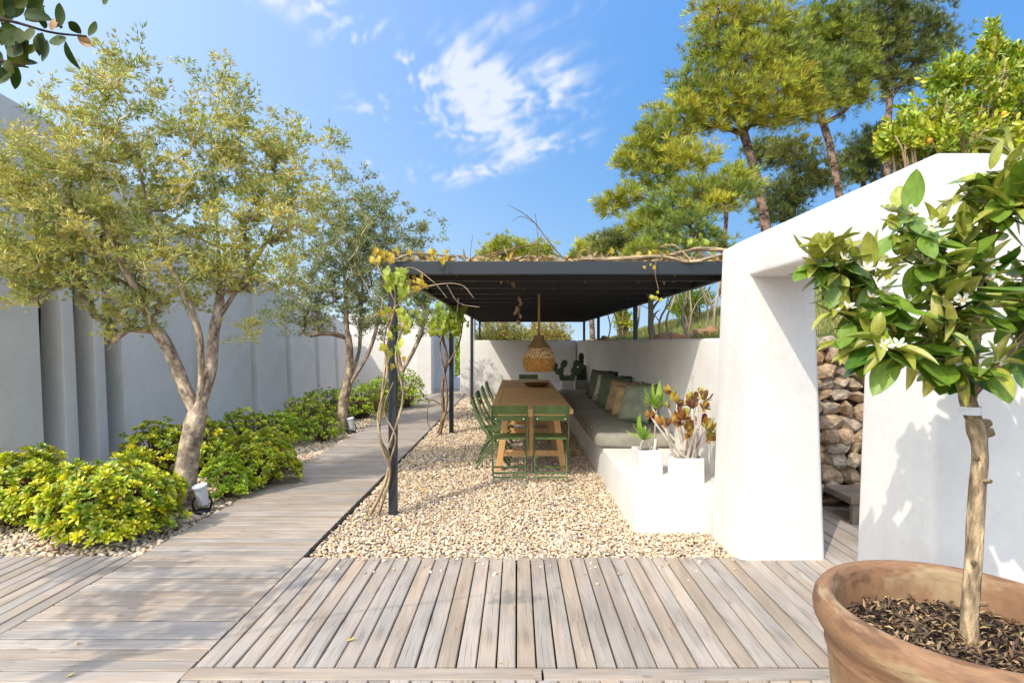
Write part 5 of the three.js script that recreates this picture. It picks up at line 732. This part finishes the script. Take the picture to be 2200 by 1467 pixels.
// ------------------------------------------------------------------ garden spotlights and fallen leaves
M.blackPlastic = std([0.012, 0.012, 0.013], 0.3); M.frosted = std([0.62, 0.64, 0.66], 0.35);
function spot(label, px, py, d, s, turn) {
  const c = at(px, py, d), t = thing('garden_spotlight', label, 'spotlight', [c.x, -0.03, c.z], turn, 'garden spotlights in the gravel'); t.scale.setScalar(s);
  part('base', new THREE.LatheGeometry([[0.001, 0.0], [0.055, 0.0], [0.058, 0.02], [0.05, 0.035], [0.02, 0.045], [0.001, 0.046]].map(([x, y]) => new THREE.Vector2(x, y)), 20), M.blackPlastic, t);
  const a = new Acc(); a.tube(path([V(-0.048, 0.03, 0), V(-0.06, 0.08, 0), V(-0.045, 0.13, 0.01)], 8), [0.009, 0.007], 6, [1, 1, 1]); a.tube(path([V(0.048, 0.03, 0), V(0.06, 0.08, 0), V(0.045, 0.13, 0.01)], 8), [0.009, 0.007], 6, [1, 1, 1]); a.build('bracket', M.blackPlastic, t);
  const head = part('head', new THREE.LatheGeometry([[0.001, -0.07], [0.03, -0.07], [0.036, -0.06], [0.044, 0.06], [0.05, 0.066], [0.05, 0.078], [0.045, 0.08], [0.042, 0.07], [0.001, 0.068]].map(([x, y]) => new THREE.Vector2(x, y)), 24), M.frosted, t); head.position.set(0, 0.135, 0.01); head.rotation.set(0.12, 0, 0.18);
}
spot('small grey spotlight on a black foot beside the forked trunk', 434, 1100, 5.05, 1.25, 0.4);
spot('small white spotlight at the foot of the second tree', 755, 922, 9.5, 1.25, 0.2);
{
  const R = rng(701), g = leafGeo(0.05, 0.02, 0.8, 0.15, 6, 0.9), ms = [[0.75, 0.42, 0.02], [0.7, 0.5, 0.05]].map((c) => std(c, 0.6, { side: THREE.DoubleSide }));
  [[745, 1378, 'orange fallen leaf lying on the long deck boards'], [578, 1367, 'tiny orange fallen leaf in the shade on the long boards'], [162, 1383, 'yellow fallen leaf on the cross boards, the upper one'], [140, 1456, 'yellow fallen leaf on the cross boards at the bottom edge'], [1071, 1425, 'tiny orange fallen leaf by a gap between deck boards']].forEach(([px, py, label], k) => { const d = 1830 / (py - 735), c = at(px, py, d), t = thing('fallen_leaf', label, 'leaf', [c.x, 0.004, c.z], 0, 'fallen leaves on the deck'), m = part('blade', g, ms[k % 2], t); aim(m, V(1, 0.05, (R() - 0.5)), V(0, 1, 0)); m.scale.setScalar(k === 1 || k === 4 ? 0.4 : 0.85); });
}

{ // dry leaves blown onto the gravel around the vine and the court
  const R = rng(811), acc = new Acc(); for (let i = 0; i < 260; i++) { const near = R() < 0.5, x = near ? -1.4 + R() * 0.9 : -1.4 + R() * 2.9, d = near ? 4.3 + R() * 2.2 : 4.1 + R() * 7, dir = V(R() - 0.5, (R() - 0.5) * 0.4, R() - 0.5).normalize(), n = V((R() - 0.5) * 0.6, 1, (R() - 0.5) * 0.6); n.addScaledVector(dir, -n.dot(dir)).normalize(); acc.leaf(V(x, -0.006 + R() * 0.008, -d), dir, n, 0.03 + R() * 0.04, 0.012 + R() * 0.016, 0.3, vary([[0.5, 0.34, 0.12], [0.6, 0.44, 0.1], [0.36, 0.24, 0.12], [0.62, 0.5, 0.3]][Math.floor(R() * 4)], R, 0.2), true); }
  tag(acc.build('leaf_litter', leafMat(0.8, 0.15), scene), 'small dry leaves scattered over the gravel by the vine', 'litter', null, 'stuff');
}
renderer.render(scene, camera);
